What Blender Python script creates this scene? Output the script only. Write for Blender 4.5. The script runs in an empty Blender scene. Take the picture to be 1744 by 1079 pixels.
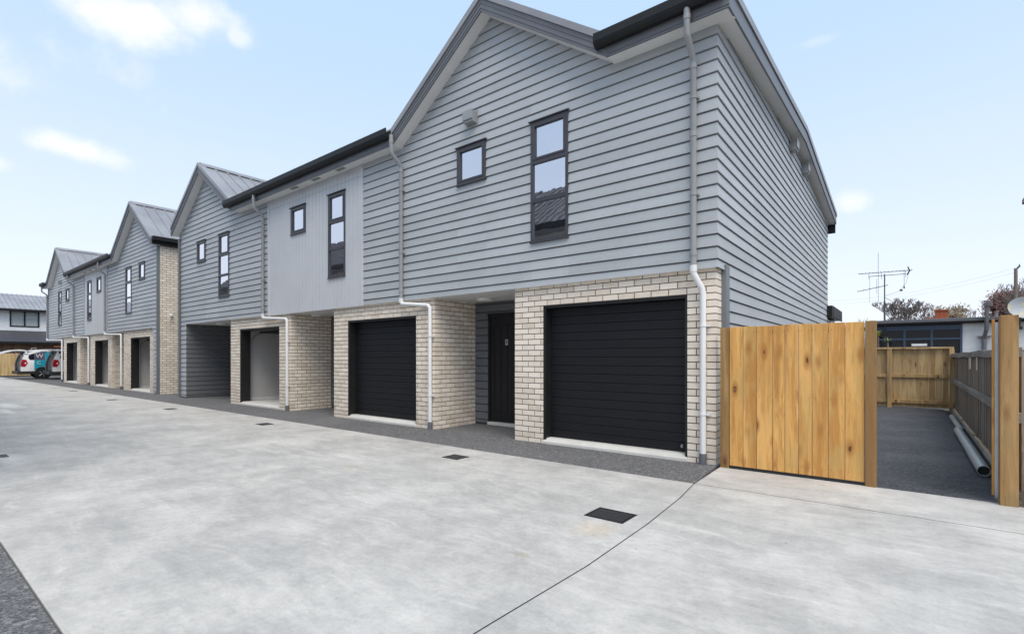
import bpy, math, random
from mathutils import Vector, Matrix
random.seed(7)
S = bpy.context.scene
C = S.collection
R = math.radians

# ------------------------------------------------------------------ camera
CAMH = 1.32
YAW = R(38.22)
cd = bpy.data.cameras.new('camera'); cam = bpy.data.objects.new('camera', cd); C.objects.link(cam)
cam.location = (0, 0, CAMH); cam.rotation_euler = (R(90), 0, YAW)
cd.sensor_width = 36; cd.lens = 854.5/1744*36; cd.shift_y = (609-539.5)/1744
cd.clip_start = 0.05; cd.clip_end = 2000
S.camera = cam
S.view_settings.view_transform = 'Standard'; S.view_settings.look = 'None'
S.view_settings.exposure = 1.10; S.view_settings.gamma = 1

# ------------------------------------------------------------------ sky and sun
SUN_EL, SUN_AZ = R(61), R(126)      # azimuth clockwise from +Y
W = bpy.data.worlds.new('World'); S.world = W; W.use_nodes = True
nt = W.node_tree; N = nt.nodes; L = nt.links; N.clear()
def wn(t, **k):
    n = N.new(t)
    for a, b in k.items(): setattr(n, a, b)
    return n
def wmath(op, a, b=None, c=None):
    n = wn('ShaderNodeMath', operation=op)
    for i, v in enumerate((a, b, c)):
        if v is None: continue
        if isinstance(v, (int, float)): n.inputs[i].default_value = v
        else: L.new(v, n.inputs[i])
    return n.outputs[0]
def wdot(a, vec):
    n = wn('ShaderNodeVectorMath', operation='DOT_PRODUCT'); L.new(a, n.inputs[0]); n.inputs[1].default_value = vec
    return n.outputs['Value']
def wmix(fac, a, b):
    n = wn('ShaderNodeMix', data_type='RGBA')
    for s, v in ((n.inputs[0], fac), (n.inputs[6], a), (n.inputs[7], b)):
        if isinstance(v, (int, float)): s.default_value = v
        elif isinstance(v, tuple): s.default_value = (*v, 1)
        else: L.new(v, s)
    return n.outputs[2]
sky = wn('ShaderNodeTexSky', sky_type='NISHITA', sun_disc=False, sun_elevation=SUN_EL, sun_rotation=SUN_AZ,
         altitude=20, air_density=1.0, dust_density=1.5, ozone_density=1.5)
tc = wn('ShaderNodeTexCoord'); D = tc.outputs['Generated']
sep = wn('ShaderNodeSeparateXYZ'); L.new(D, sep.inputs[0]); Z = sep.outputs['Z']
ramp = wn('ShaderNodeMapRange', interpolation_type='SMOOTHSTEP'); L.new(Z, ramp.inputs[0])
ramp.inputs[1].default_value = -0.05; ramp.inputs[2].default_value = 0.62
veil = wmix(ramp.outputs[0], (6.15, 6.42, 7.0), (3.75, 5.1, 6.7))
col = wmix(0.82, sky.outputs[0], veil)
nz = wn('ShaderNodeTexNoise'); nz.inputs['Scale'].default_value = 7; nz.inputs['Detail'].default_value = 7; nz.inputs['Roughness'].default_value = .58
L.new(D, nz.inputs['Vector'])
nz2 = wn('ShaderNodeTexNoise'); nz2.inputs['Scale'].default_value = 19; nz2.inputs['Detail'].default_value = 5; L.new(D, nz2.inputs['Vector'])
def pxdir(u, v):
    f = 854.5; t = (u-872)/f; q = (609-v)/f
    return Vector((-math.sin(YAW)+t*math.cos(YAW), math.cos(YAW)+t*math.sin(YAW), q)).normalized()
# real clouds hang in the sky in these directions (and a few more around the rest of the dome)
clouds = [(pxdir(205, 22), .105, .036, .85), (pxdir(330, 28), .060, .034, .75), (pxdir(400, 62), .02, .015, .5), (pxdir(135, 256), .066, .022, .95), (pxdir(-10, 278), .028, .016, .6),
          (pxdir(1452, 342), .026, .020, .5), (pxdir(1385, 72), .045, .010, .22)]
for az, el, w_, h_ in ((150, 40, .3, .12), (190, 28, .35, .1), (230, 45, .3, .15), (100, 35, .25, .1), (60, 55, .25, .12), (260, 25, .3, .08), (175, 60, .25, .2)):
    clouds.append((Vector((math.sin(R(az))*math.cos(R(el)), math.cos(R(az))*math.cos(R(el)), math.sin(R(el)))), w_, h_, .8))
mask = None
for c, w_, h_, a_ in clouds:
    r_ = c.cross(Vector((0, 0, 1))).normalized(); u_ = r_.cross(c).normalized()
    dx = wmath('DIVIDE', wdot(D, r_), w_); dy = wmath('DIVIDE', wdot(D, u_), h_)
    d2 = wmath('ADD', wmath('MULTIPLY', dx, dx), wmath('MULTIPLY', dy, dy))
    front = wmath('GREATER_THAN', wdot(D, c), 0)
    v = wmath('SUBTRACT', 1.0, wmath('SQRT', d2))
    v = wmath('ADD', v, wmath('MULTIPLY', wmath('SUBTRACT', nz.outputs[0], .5), 2.6))
    v = wmath('ADD', v, wmath('MULTIPLY', wmath('SUBTRACT', nz2.outputs[0], .5), .9))
    mr = wn('ShaderNodeMapRange', interpolation_type='SMOOTHSTEP'); L.new(v, mr.inputs[0])
    mr.inputs[1].default_value = -.15; mr.inputs[2].default_value = 1.0
    o = wmath('MULTIPLY', wmath('MULTIPLY', mr.outputs[0], front), a_)
    mask = o if mask is None else wmath('MAXIMUM', mask, o)
ccol = wmix(nz.outputs[0], (6.2, 6.1, 6.5), (7.4, 7.2, 7.1))
col = wmix(mask, col, ccol)
bg = wn('ShaderNodeBackground'); L.new(col, bg.inputs[0]); bg.inputs[1].default_value = 0.079
wo = wn('ShaderNodeOutputWorld'); L.new(bg.outputs[0], wo.inputs[0])

sd = bpy.data.lights.new('sun', 'SUN'); so = bpy.data.objects.new('sun', sd); C.objects.link(so)
sd.energy = 1.5; sd.angle = R(40); sd.color = (1, .91, .80)
sdir = Vector((math.sin(SUN_AZ)*math.cos(SUN_EL), math.cos(SUN_AZ)*math.cos(SUN_EL), math.sin(SUN_EL)))
so.rotation_euler = sdir.to_track_quat('Z', 'Y').to_euler()
so.location = (5, -5, 30)

# ------------------------------------------------------------------ helpers: meshes
class MB:
    def __init__(s): s.v = []; s.f = []; s.t = []; s.tone = None
    def face(s, idx, tone=None):
        s.f.append(tuple(idx)); s.t.append(tone if tone is not None else (s.tone if s.tone is not None else .5))
    def quad(s, *p):
        b = len(s.v); s.v += [tuple(q) for q in p]; s.face(range(b, b+len(p)))
    def box(s, x0, x1, y0, y1, z0, z1, tone=None, M=None):
        if x0 > x1: x0, x1 = x1, x0
        if y0 > y1: y0, y1 = y1, y0
        if z0 > z1: z0, z1 = z1, z0
        b = len(s.v)
        P = [(x0,y0,z0),(x1,y0,z0),(x1,y1,z0),(x0,y1,z0),(x0,y0,z1),(x1,y0,z1),(x1,y1,z1),(x0,y1,z1)]
        if M: P = [tuple(M @ Vector(p)) for p in P]
        s.v += P
        for f in ((0,3,2,1),(4,5,6,7),(0,1,5,4),(1,2,6,5),(2,3,7,6),(3,0,4,7)): s.face([b+i for i in f], tone)
        return s
    def prism(s, pts, axis, a0, a1, tone=None):
        """pts 2D polygon; axis 'x': pts=(y,z); 'y': pts=(x,z); 'z': pts=(x,y)"""
        n = len(pts); b = len(s.v)
        def mk(p, a): return (a, p[0], p[1]) if axis == 'x' else ((p[0], a, p[1]) if axis == 'y' else (p[0], p[1], a))
        s.v += [mk(p, a0) for p in pts] + [mk(p, a1) for p in pts]
        s.face(range(b, b+n), tone); s.face([b+n+n-1-i for i in range(n)], tone)
        for i in range(n):
            j = (i+1) % n; s.face((b+i, b+n+i, b+n+j, b+j), tone)
        return s
    def tube(s, path, r, n=12, caps=True, tone=None):
        path = [Vector(p) for p in path]; b = len(s.v)
        rr = r if isinstance(r, (list, tuple)) else [r]*len(path)
        up = None
        for i, p in enumerate(path):
            if i == 0: d = path[1]-p
            elif i == len(path)-1: d = p-path[i-1]
            else: d = (path[i+1]-p).normalized()+(p-path[i-1]).normalized()
            d.normalize()
            if up is None:
                up = Vector((0,0,1)) if abs(d.z) < .9 else Vector((1,0,0))
            a = d.cross(up).normalized(); up = a.cross(d).normalized()
            for k in range(n):
                th = 2*math.pi*k/n
                s.v.append(tuple(p+(a*math.cos(th)+up*math.sin(th))*rr[i]))
        for i in range(len(path)-1):
            for k in range(n):
                k2 = (k+1) % n
                s.face((b+i*n+k, b+i*n+k2, b+(i+1)*n+k2, b+(i+1)*n+k), tone)
        if caps:
            s.face([b+n-1-k for k in range(n)], tone); s.face([b+(len(path)-1)*n+k for k in range(n)], tone)
        return s
    def build(s, name, mat, parent=None, smooth=False, bevel=0):
        me = bpy.data.meshes.new(name)
        off = Vector((0,0,0)); q = parent
        while q is not None: off += q.location; q = q.parent
        me.from_pydata([tuple(Vector(v)-off) for v in s.v], [], s.f)
        at = me.attributes.new('tone', 'FLOAT', 'FACE'); at.data.foreach_set('value', [float(x) for x in s.t])
        me.materials.append(mat); me.update()
        if smooth:
            me.shade_smooth() if hasattr(me, 'shade_smooth') else None
            try: me.set_sharp_from_angle(angle=R(40))
            except Exception: pass
        o = bpy.data.objects.new(name, me); C.objects.link(o); o.parent = parent
        if bevel:
            m = o.modifiers.new('bevel', 'BEVEL'); m.width = bevel; m.segments = 2; m.limit_method = 'ANGLE'
        return o
def tag(o, label=None, cat=None, group=None, kind=None):
    if label: o['label'] = label
    if cat: o['category'] = cat
    if group: o['group'] = group
    if kind: o['kind'] = kind
    return o
def thing(name, label, cat, loc=(0,0,0), group=None):
    o = bpy.data.objects.new(name, None); o.empty_display_size = .3; C.objects.link(o); o.location = loc
    return tag(o, label, cat, group)

# ------------------------------------------------------------------ helpers: materials
class Mat:
    def __init__(s, name, base=(.5,.5,.5), rough=.6, metal=0, spec=.5):
        s.m = bpy.data.materials.new(name); s.m.use_nodes = True; s.n = s.m.node_tree.nodes; s.l = s.m.node_tree.links
        s.b = s.n['Principled BSDF']; s.set('Base Color', base); s.set('Roughness', rough); s.set('Metallic', metal); s.set('Specular IOR Level', spec)
        s._co = None
    def set(s, k, v):
        i = s.b.inputs[k]
        if isinstance(v, tuple): i.default_value = (*v, 1)
        elif isinstance(v, (int, float)): i.default_value = v
        else: s.l.new(v, i)
    def node(s, t, **k):
        n = s.n.new(t)
        for a, b in k.items(): setattr(n, a, b)
        return n
    def put(s, sock, v):
        if v is None: return
        if isinstance(v, (int, float)): sock.default_value = v
        elif isinstance(v, tuple): sock.default_value = (*v, 1) if len(sock.default_value) == 4 and len(v) == 3 else v
        else: s.l.new(v, sock)
    def co(s, scale=(1,1,1), tone=0, rot=(0,0,0)):
        g = s.node('ShaderNodeNewGeometry').outputs['Position']
        if tone:
            a = s.node('ShaderNodeAttribute', attribute_name='tone'); mu = s.math('MULTIPLY', a.outputs['Fac'], tone)
            cb = s.node('ShaderNodeCombineXYZ')
            for i in range(3): s.l.new(mu, cb.inputs[i])
            ad = s.node('ShaderNodeVectorMath', operation='ADD'); s.l.new(g, ad.inputs[0]); s.l.new(cb.outputs[0], ad.inputs[1]); g = ad.outputs[0]
        mp = s.node('ShaderNodeMapping'); s.l.new(g, mp.inputs[0]); mp.inputs['Scale'].default_value = scale; mp.inputs['Rotation'].default_value = rot
        return mp.outputs[0]
    def noise(s, scale, detail=4, rough=.55, vec=None, dist=0):
        n = s.node('ShaderNodeTexNoise'); n.inputs['Scale'].default_value = scale; n.inputs['Detail'].default_value = detail
        n.inputs['Roughness'].default_value = rough; n.inputs['Distortion'].default_value = dist
        s.l.new(vec if vec is not None else s.co(), n.inputs['Vector']); return n.outputs[0]
    def math(s, op, a, b=None, c=None, clamp=False):
        n = s.node('ShaderNodeMath', operation=op, use_clamp=clamp)
        for i, v in enumerate((a, b, c)): s.put(n.inputs[i], v)
        return n.outputs[0]
    def rng(s, v, a, b, c=0., d=1., smooth=True):
        n = s.node('ShaderNodeMapRange', interpolation_type='SMOOTHSTEP' if smooth else 'LINEAR')
        for i, x in enumerate((v, a, b, c, d)): s.put(n.inputs[i], x)
        return n.outputs[0]
    def mix(s, f, a, b, blend='MIX'):
        n = s.node('ShaderNodeMix', data_type='RGBA', blend_type=blend); s.put(n.inputs[0], f); s.put(n.inputs[6], a); s.put(n.inputs[7], b); return n.outputs[2]
    def tonev(s): return s.node('ShaderNodeAttribute', attribute_name='tone').outputs['Fac']
    def bump(s, h, strength=.3, dist=.01):
        n = s.node('ShaderNodeBump'); n.inputs['Strength'].default_value = strength; n.inputs['Distance'].default_value = dist
        s.l.new(h, n.inputs['Height']); s.l.new(n.outputs[0], s.b.inputs['Normal'])
def paint(name, base, rough=.5, vary=.08, scale=3, tone=0, metal=0, grain=0, spec=.5):
    m = Mat(name, base, rough, metal, spec)
    n = m.noise(scale, 6, .6); n2 = m.noise(scale*13, 3, .6)
    dk = tuple(c*(1-vary) for c in base); lt = tuple(min(1, c*(1+vary)) for c in base)
    c = m.mix(m.rng(n, .35, .65), dk, lt)
    c = m.mix(.25, c, m.mix(m.rng(n2, .3, .7), dk, lt))
    if tone: c = m.mix(m.tonev(), m.mix(1.0, c, (1-tone,)*3, 'MULTIPLY'), m.mix(1.0, c, (1+tone*.6,)*3, 'MULTIPLY'))
    m.set('Base Color', c)
    m.set('Roughness', m.rng(n2, 0, 1, rough-.06, rough+.08))
    if grain: m.bump(m.noise(grain, 4, .6), .25, .004)
    return m.m
M = {}
M['siding'] = paint('grey_weatherboard', (.42,.442,.464), .5, .05, 1.2, tone=.09)
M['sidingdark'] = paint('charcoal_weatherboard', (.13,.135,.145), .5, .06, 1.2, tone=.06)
M['panel'] = paint('pale_panel', (.56,.575,.60), .5, .04, 1.2)
M['soffit'] = paint('soffit_white', (.74,.74,.73), .6, .03, 2)
M['trim'] = paint('trim_grey', (.16,.175,.19), .45, .06, 3)
M['trimlight'] = paint('trim_light', (.36,.385,.405), .5, .04, 3)
M['dark'] = paint('dark_metal', (.012,.013,.015), .5, .15, 4, spec=.3)
M['fascia'] = paint('fascia_grey', (.085,.088,.10), .4, .08, 4)
M['barge'] = paint('barge_grey', (.13,.134,.15), .4, .06, 4)
M['frame'] = paint('window_frame_grey', (.052,.051,.062), .4, .08, 6)
M['door'] = None
M['white'] = paint('white_plastic', (.72,.72,.72), .35, .03, 5)
M['pipe'] = paint('grey_pipe', (.29,.30,.31), .38, .05, 5)
M['pvc'] = paint('dark_grey_pvc', (.13,.135,.15), .4, .1, 5)
M['black'] = paint('black', (.012,.012,.013), .5, .2, 5)
M['plaster'] = paint('garage_plasterboard', (.52,.50,.49), .8, .04, 1.5)
M['room'] = paint('room_wall', (.45,.45,.44), .8, .05, 1.5)
M['slab'] = paint('garage_slab', (.55,.54,.51), .8, .08, 3, grain=60)
M['steel'] = paint('galvanised_steel', (.42,.43,.45), .35, .1, 8, metal=.7)

def m_roof():
    m = Mat('roof_steel', (.25,.255,.275), .38, 0)
    n = m.noise(.8, 5, .6); c = m.mix(m.rng(n, .3, .7), (.21,.215,.235), (.29,.295,.315)); m.set('Base Color', c); return m.m
M['roof'] = m_roof()
def m_brick():
    m = Mat('cream_brick', (.55,.48,.40), .85)
    t = m.tonev(); n = m.noise(9, 5, .65); n2 = m.noise(70, 4, .7)
    a = m.mix(t, (.65,.55,.445), (.86,.765,.655))
    a = m.mix(m.rng(n, .35, .7, 0, .45), a, (.88,.81,.72))
    a = m.mix(m.rng(n2, .58, .72, 0, .35), a, (.34,.28,.22))
    m.set('Base Color', a); m.bump(m.noise(120, 5, .7), .5, .004); return m.m
M['brick'] = m_brick()
def m_mortar():
    m = Mat('dark_mortar', (.06,.05,.045), .95); n = m.noise(30, 5, .6)
    m.set('Base Color', m.mix(n, (.07,.06,.052), (.12,.104,.09))); m.bump(m.noise(200, 4, .7), .5, .003); return m.m
M['mortar'] = m_mortar()
def m_door():
    m = Mat('garage_door_black', (.013,.013,.015), .42, 0, .32)
    n = m.noise(1, 6, .65, m.co((3, 3, 90))); m.set('Base Color', m.mix(n, (.006,.006,.008), (.014,.014,.017)))
    m.set('Roughness', m.rng(n, .3, .7, .38, .52)); m.bump(n, .35, .004); return m.m
M['door'] = m_door()
def m_concrete():
    m = Mat('pale_concrete', (.5,.5,.5), .8)
    P = m.co()
    # trowel swirls: a streaky noise, gently bent, over crisp mottling
    w = m.node('ShaderNodeTexNoise'); w.inputs['Scale'].default_value = .8; w.inputs['Detail'].default_value = 2; m.l.new(P, w.inputs['Vector'])
    sc = m.node('ShaderNodeVectorMath', operation='SCALE'); m.l.new(w.outputs['Color'], sc.inputs[0]); sc.inputs['Scale'].default_value = .45
    ad = m.node('ShaderNodeVectorMath', operation='ADD'); m.l.new(P, ad.inputs[0]); m.l.new(sc.outputs[0], ad.inputs[1])
    mp = m.node('ShaderNodeMapping'); m.l.new(ad.outputs[0], mp.inputs[0]); mp.inputs['Rotation'].default_value = (0, 0, R(-33)); mp.inputs['Scale'].default_value = (.9, 4.2, 1)
    streak = m.noise(1.9, 10, .76, mp.outputs[0], .3)
    big = m.noise(.45, 5, .6); mid = m.noise(3.2, 12, .80, ad.outputs[0]); pat = m.noise(1.1, 12, .74); fine = m.noise(55, 6, .75); grit = m.noise(300, 2, .6)
    c = m.mix(m.rng(pat, .36, .64), (.385,.382,.375), (.515,.508,.495))
    c = m.mix(m.rng(streak, .52, .68, 0, .45), c, (.60,.588,.57))
    c = m.mix(m.rng(streak, .47, .34, 0, .35), c, (.345,.342,.338))
    c = m.mix(m.rng(mid, .52, .68, 0, .5), c, (.57,.562,.55))
    c = m.mix(m.rng(mid, .47, .33, 0, .5), c, (.34,.338,.335))
    c = m.mix(m.rng(big, .40, .62, 0, .25), c, (.39,.39,.395))
    mot = m.noise(9, 12, .85); mot2 = m.noise(22, 8, .8)
    c = m.mix(m.rng(mot, .52, .66, 0, .55), c, (.355,.35,.345))
    c = m.mix(m.rng(mot, .47, .34, 0, .50), c, (.60,.59,.575))
    c = m.mix(m.rng(mot2, .53, .68, 0, .40), c, (.33,.325,.32))
    pit = m.node('ShaderNodeTexVoronoi'); pit.inputs['Scale'].default_value = 2.3; m.l.new(P, pit.inputs['Vector'])
    c = m.mix(m.rng(pit.outputs['Distance'], .012, .022, .8, 0), c, (.09,.085,.08))
    c = m.mix(m.rng(fine, .50, .72, 0, .35), c, (.30,.298,.295))
    c = m.mix(m.rng(grit, .64, .72, 0, .30), c, (.20,.195,.19))
    # rust bleeding from the nearest grate, oily drips, dried slurry
    def spot(x, y, rx, ry, colr, amt, dist=.5):
        nonlocal c
        sp = m.node('ShaderNodeSeparateXYZ'); m.l.new(P, sp.inputs[0])
        dx = m.math('DIVIDE', m.math('SUBTRACT', sp.outputs[0], x), rx); dy = m.math('DIVIDE', m.math('SUBTRACT', sp.outputs[1], y), ry)
        d = m.math('SQRT', m.math('ADD', m.math('MULTIPLY', dx, dx), m.math('MULTIPLY', dy, dy)))
        d = m.math('ADD', d, m.math('MULTIPLY', m.math('SUBTRACT', m.noise(9, 6, .7), .5), dist*3))
        c = m.mix(m.rng(d, .1, 1.0, amt, 0), c, colr)
    spot(-1.90, 3.45, .24, .26, (.50,.43,.34), .6)
    spot(-2.02, 2.68, .09, .06, (.34,.31,.24), .55, 1.1)
    spot(-5.3, 3.55, .25, .12, (.38,.35,.29), .5, .9)
    spot(-5.9, 3.9, .45, .1, (.60,.60,.58), .7, .9)
    spot(-9.2, 1.1, .9, .22, (.66,.66,.65), .7, .8)
    spot(-19.5, 2.3, 1.6, .35, (.70,.70,.69), .9, .8)
    spot(-17.5, 2.0, 1.2, .2, (.70,.70,.69), .8, .8)
    spot(-14.5, 1.6, 1.4, .16, (.34,.34,.34), .4, .8)
    def cen(v, k): return m.math('MULTIPLY', m.math('SUBTRACT', v, .5), k)
    vv = m.math('ADD', m.math('ADD', cen(mot, .70), cen(streak, .38)), m.math('ADD', m.math('ADD', cen(mot2, .60), cen(fine, .45)), cen(pat, .35)))
    vv = m.math('ADD', vv, .965)
    cc = m.node('ShaderNodeCombineColor')
    m.l.new(vv, cc.inputs[0]); m.l.new(m.math('MULTIPLY', vv, .988), cc.inputs[1]); m.l.new(m.math('MULTIPLY', vv, .965), cc.inputs[2])
    c = m.mix(1.0, c, cc.outputs[0], 'MULTIPLY')
    m.set('Base Color', c)
    m.set('Roughness', m.rng(streak, .3, .7, .62, .85))
    m.bump(m.math('ADD', m.math('MULTIPLY', mid, .4), m.math('MULTIPLY', fine, .25)), .22, .01)
    return m.m
M['concrete'] = m_concrete()
def m_asphalt(name, lo, hi, chip, tint, chipamt=.6):
    m = Mat(name, lo, .85)
    v = m.node('ShaderNodeTexVoronoi'); v.inputs['Scale'].default_value = 85; m.l.new(m.co(), v.inputs['Vector'])
    v2 = m.node('ShaderNodeTexVoronoi'); v2.inputs['Scale'].default_value = 38; m.l.new(m.co(), v2.inputs['Vector'])
    sc = m.node('ShaderNodeSeparateColor'); m.l.new(v.outputs['Color'], sc.inputs[0])
    sc2 = m.node('ShaderNodeSeparateColor'); m.l.new(v2.outputs['Color'], sc2.inputs[0])
    big = m.noise(.9, 6, .65); n = m.noise(14, 5, .7)
    c = m.mix(sc.outputs[0], lo, hi)
    c = m.mix(m.rng(sc.outputs[1], .72, .95, 0, chipamt), c, chip)
    c = m.mix(m.rng(sc2.outputs[1], .9, .97, 0, chipamt), c, chip)
    c = m.mix(m.rng(big, .42, .68, 0, .5), c, tint)
    c = m.mix(m.rng(n, .45, .75, 0, .4), c, lo)
    m.set('Base Color', c); m.bump(v.outputs['Distance'], .9, .008); return m.m
M['asphalt'] = m_asphalt('grey_asphalt', (.055,.056,.060), (.15,.15,.155), (.34,.34,.34), (.17,.17,.175), .5)
M['asphalt2'] = m_asphalt('fresh_dark_asphalt', (.028,.030,.038), (.07,.075,.09), (.24,.24,.25), (.12,.125,.145), .3)
M['soil'] = m_asphalt('bare_soil', (.03,.024,.018), (.09,.07,.05), (.2,.17,.12), (.05,.045,.03))
def m_wood(name, dark, mid, light, knotc=(.11,.035,.012), along='z', knots=True, green=None, grey=0):
    m = Mat(name, mid, .68)
    sx = {'z': (1, 1, .07), 'x': (.07, 1, 1), 'y': (1, .07, 1)}[along]
    g = m.noise(30, 7, .70, m.co(sx, tone=31), .8)
    band = m.noise(9, 4, .6, m.co(sx, tone=57), .4)
    g2 = m.noise(140, 3, .6, m.co(sx, tone=31))
    wv = m.node('ShaderNodeTexWave', wave_type='RINGS', rings_direction='SPHERICAL'); m.l.new(m.co((2.6,2.6,.30) if along == 'z' else (.3,2.6,2.6), tone=13), wv.inputs['Vector'])
    wv.inputs['Scale'].default_value = 5; wv.inputs['Distortion'].default_value = 5; wv.inputs['Detail'].default_value = 3
    t = m.tonev()
    c = m.mix(m.rng(g, .3, .7), dark, light)
    c = m.mix(m.rng(wv.outputs['Fac'], .15, .9, .0, .42), c, mid)
    c = m.mix(m.rng(g2, .45, .7, 0, .25), c, dark)
    c = m.mix(.5, c, m.mix(t, tuple(x*.74 for x in mid), tuple(min(1, x*1.22) for x in light)))
    c = m.mix(m.rng(g, .50, .62, 0, .60), c, dark)
    c = m.mix(m.rng(band, .50, .62, 0, .65), c, (mid[0]*.72, mid[1]*.62, mid[2]*.5))
    c = m.mix(m.rng(band, .47, .38, 0, .55), c, tuple(min(1, x*1.12+.02) for x in light))
    if green: c = m.mix(m.rng(m.noise(1.7, 4, .6, m.co((2.5,2.5,1), tone=9)), .5, .68, 0, .55), c, green)
    if knots:
        v = m.node('ShaderNodeTexVoronoi', feature='F1'); v.inputs['Scale'].default_value = 1.0
        ksc = (6.2,6.2,2.4) if along == 'z' else (2.7,5.2,5.2)
        dn = m.co(ksc, tone=23)
        nn = m.node('ShaderNodeTexNoise'); nn.inputs['Scale'].default_value = 4; m.l.new(dn, nn.inputs['Vector'])
        s2 = m.node('ShaderNodeVectorMath', operation='SCALE'); m.l.new(nn.outputs['Color'], s2.inputs[0]); s2.inputs['Scale'].default_value = .12
        a2 = m.node('ShaderNodeVectorMath', operation='ADD'); m.l.new(dn, a2.inputs[0]); m.l.new(s2.outputs[0], a2.inputs[1])
        m.l.new(a2.outputs[0], v.inputs['Vector'])
        dd = v.outputs['Distance']
        halo = m.rng(dd, .11, .34, .8, 0); c = m.mix(halo, c, (mid[0]*.62, mid[1]*.5, mid[2]*.4))
        c = m.mix(m.rng(dd, .09, .13, .95, 0), c, knotc)
        c = m.mix(m.rng(dd, .03, .07, .6, 0), c, tuple(x*.8 for x in mid))
    m.set('Base Color', c); m.bump(g, .3, .004); return m.m
M['pine'] = m_wood('new_pine', (.37,.155,.033), (.60,.30,.072), (.76,.43,.13), green=(.52,.35,.12))
M['post'] = m_wood('treated_pine_post', (.18,.095,.032), (.31,.175,.062), (.39,.235,.09), green=(.24,.175,.075))
M['fence'] = m_wood('treated_fence', (.26,.16,.07), (.42,.275,.125), (.52,.36,.17), green=(.34,.27,.14))
M['oldwood'] = m_wood('weathered_grey_timber', (.05,.037,.028), (.17,.132,.105), (.33,.28,.235), knotc=(.03,.025,.02), knots=False, green=(.12,.115,.08))
M['pinefar'] = m_wood('fence_far', (.36,.24,.10), (.50,.34,.15), (.58,.42,.21), knots=False)
def m_glass():
    m = bpy.data.materials.new('window_glass'); m.use_nodes = True; n = m.node_tree.nodes; l = m.node_tree.links; n.clear()
    g = n.new('ShaderNodeBsdfGlossy'); g.inputs['Roughness'].default_value = .01; g.inputs['Color'].default_value = (.96,.95,1,1)
    t = n.new('ShaderNodeBsdfTransparent'); t.inputs['Color'].default_value = (.75,.8,.78,1)
    lw = n.new('ShaderNodeFresnel'); lw.inputs['IOR'].default_value = 1.6
    a = n.new('ShaderNodeMath'); a.operation = 'MULTIPLY_ADD'; a.inputs[1].default_value = 1.2; a.inputs[2].default_value = .62; a.use_clamp = True
    l.new(lw.outputs[0], a.inputs[0])
    mx = n.new('ShaderNodeMixShader'); l.new(a.outputs[0], mx.inputs[0]); l.new(t.outputs[0], mx.inputs[1]); l.new(g.outputs[0], mx.inputs[2])
    nz = n.new('ShaderNodeTexNoise'); nz.inputs['Scale'].default_value = 1.6; bp = n.new('ShaderNodeBump'); bp.inputs['Strength'].default_value = .05; bp.inputs['Distance'].default_value = .02
    l.new(nz.outputs[0], bp.inputs['Height']); l.new(bp.outputs[0], g.inputs['Normal'])
    o = n.new('ShaderNodeOutputMaterial'); l.new(mx.outputs[0], o.inputs[0]); return m
M['glass'] = m_glass()
def simple(name, c, rough=.5, metal=0, **k): return paint(name, c, rough, .06, 4, metal=metal, **k)
M['darkglass'] = simple('dark_window_glass', (.012,.014,.018), .08, spec=.25)

# ------------------------------------------------------------------ ground
g = MB(); g.box(-1200, 1200, -1200, 1200, -1.0, -.035)
tag(g.build('ground', M['soil']), 'bare brown soil under and around the paving', 'ground', kind='structure')
YE = 5.33      # far edge of the concrete lane
XJ = -1.76     # transverse joint at the end of the block
def slab(mb, pts, top, bot=-.3):
    mb.prism(pts, 'z', bot, top)
cb = MB(); J = .009
xs = [-47.9, -41, -35.0, -29.0, -23.2, -17.4, -11.5, -5.5]
for a, b in zip(xs[:-1], xs[1:]):
    slab(cb, [(a+J/2, .56), (b-J/2, .56), (b-J/2, YE), (a+J/2, YE)], 0)
# last bay: the joint runs out slightly askew towards the viewer
slab(cb, [(-5.5+J/2, .56), (-1.66-J/2, .56), (-1.63-J/2, 1.9), (-1.60-J/2, 2.8), (-1.625-J/2, 3.8), (-1.685-J/2, 4.7), (XJ-J/2, YE), (-5.5+J/2, YE)], 0)
slab(cb, [(-1.66+J/2, .56), (8, .56), (8, YE), (XJ+J/2, YE), (-1.685+J/2, 4.7), (-1.625+J/2, 3.8), (-1.60+J/2, 2.8), (-1.63+J/2, 1.9)], 0)
slab(cb, [(XJ+J/2, YE+.016), (8, YE+.016), (8, 6.1), (.80, 6.28), (.64, 6.33), (-1.78, 6.33)], 0)
slab(cb, [(-1.63+J/2, -6), (8, -6), (8, .56-J), (-1.63+J/2, .56-J)], 0)
tag(cb.build('concrete_driveway', M['concrete'], bevel=.004), 'pale trowelled concrete driveway lane with joints', 'driveway', kind='structure')
ab = MB(); slab(ab, [(-47.9, YE+.004), (XJ-.006, YE+.004), (-1.83, 6.33), (-1.83, 7.0), (-1.9, 11), (-47.9, 11)], -.006, -.2)
jb = MB(); jb.prism([(XJ-.007, YE-.001), (8, YE-.001), (8, YE+.017), (XJ-.007, YE+.017)], 'z', -.2, -.0025); jb.prism([(-1.67, .56), (-1.65, .56), (-1.62, 1.9), (-1.59, 2.8), (-1.615, 3.8), (-1.675, 4.7), (XJ+.006, YE), (XJ-.006, YE), (-1.695, 4.7), (-1.635, 3.8), (-1.61, 2.8), (-1.64, 1.9)], 'z', -.2, -.0025)
tag(jb.build('joint_sealant', M['black']), 'thin dark joints between the concrete bays', 'paving', kind='structure')
tag(ab.build('asphalt_apron', M['asphalt']), 'speckled grey asphalt strip in front of garages', 'paving', kind='structure')
ab = MB(); slab(ab, [(-47.9, -3), (-1.65, -3), (-1.65, .552), (-47.9, .552)], -.008, -.2)
tag(ab.build('asphalt_verge', M['asphalt']), 'grey asphalt strip at the near edge of lane', 'paving', kind='structure')
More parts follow.
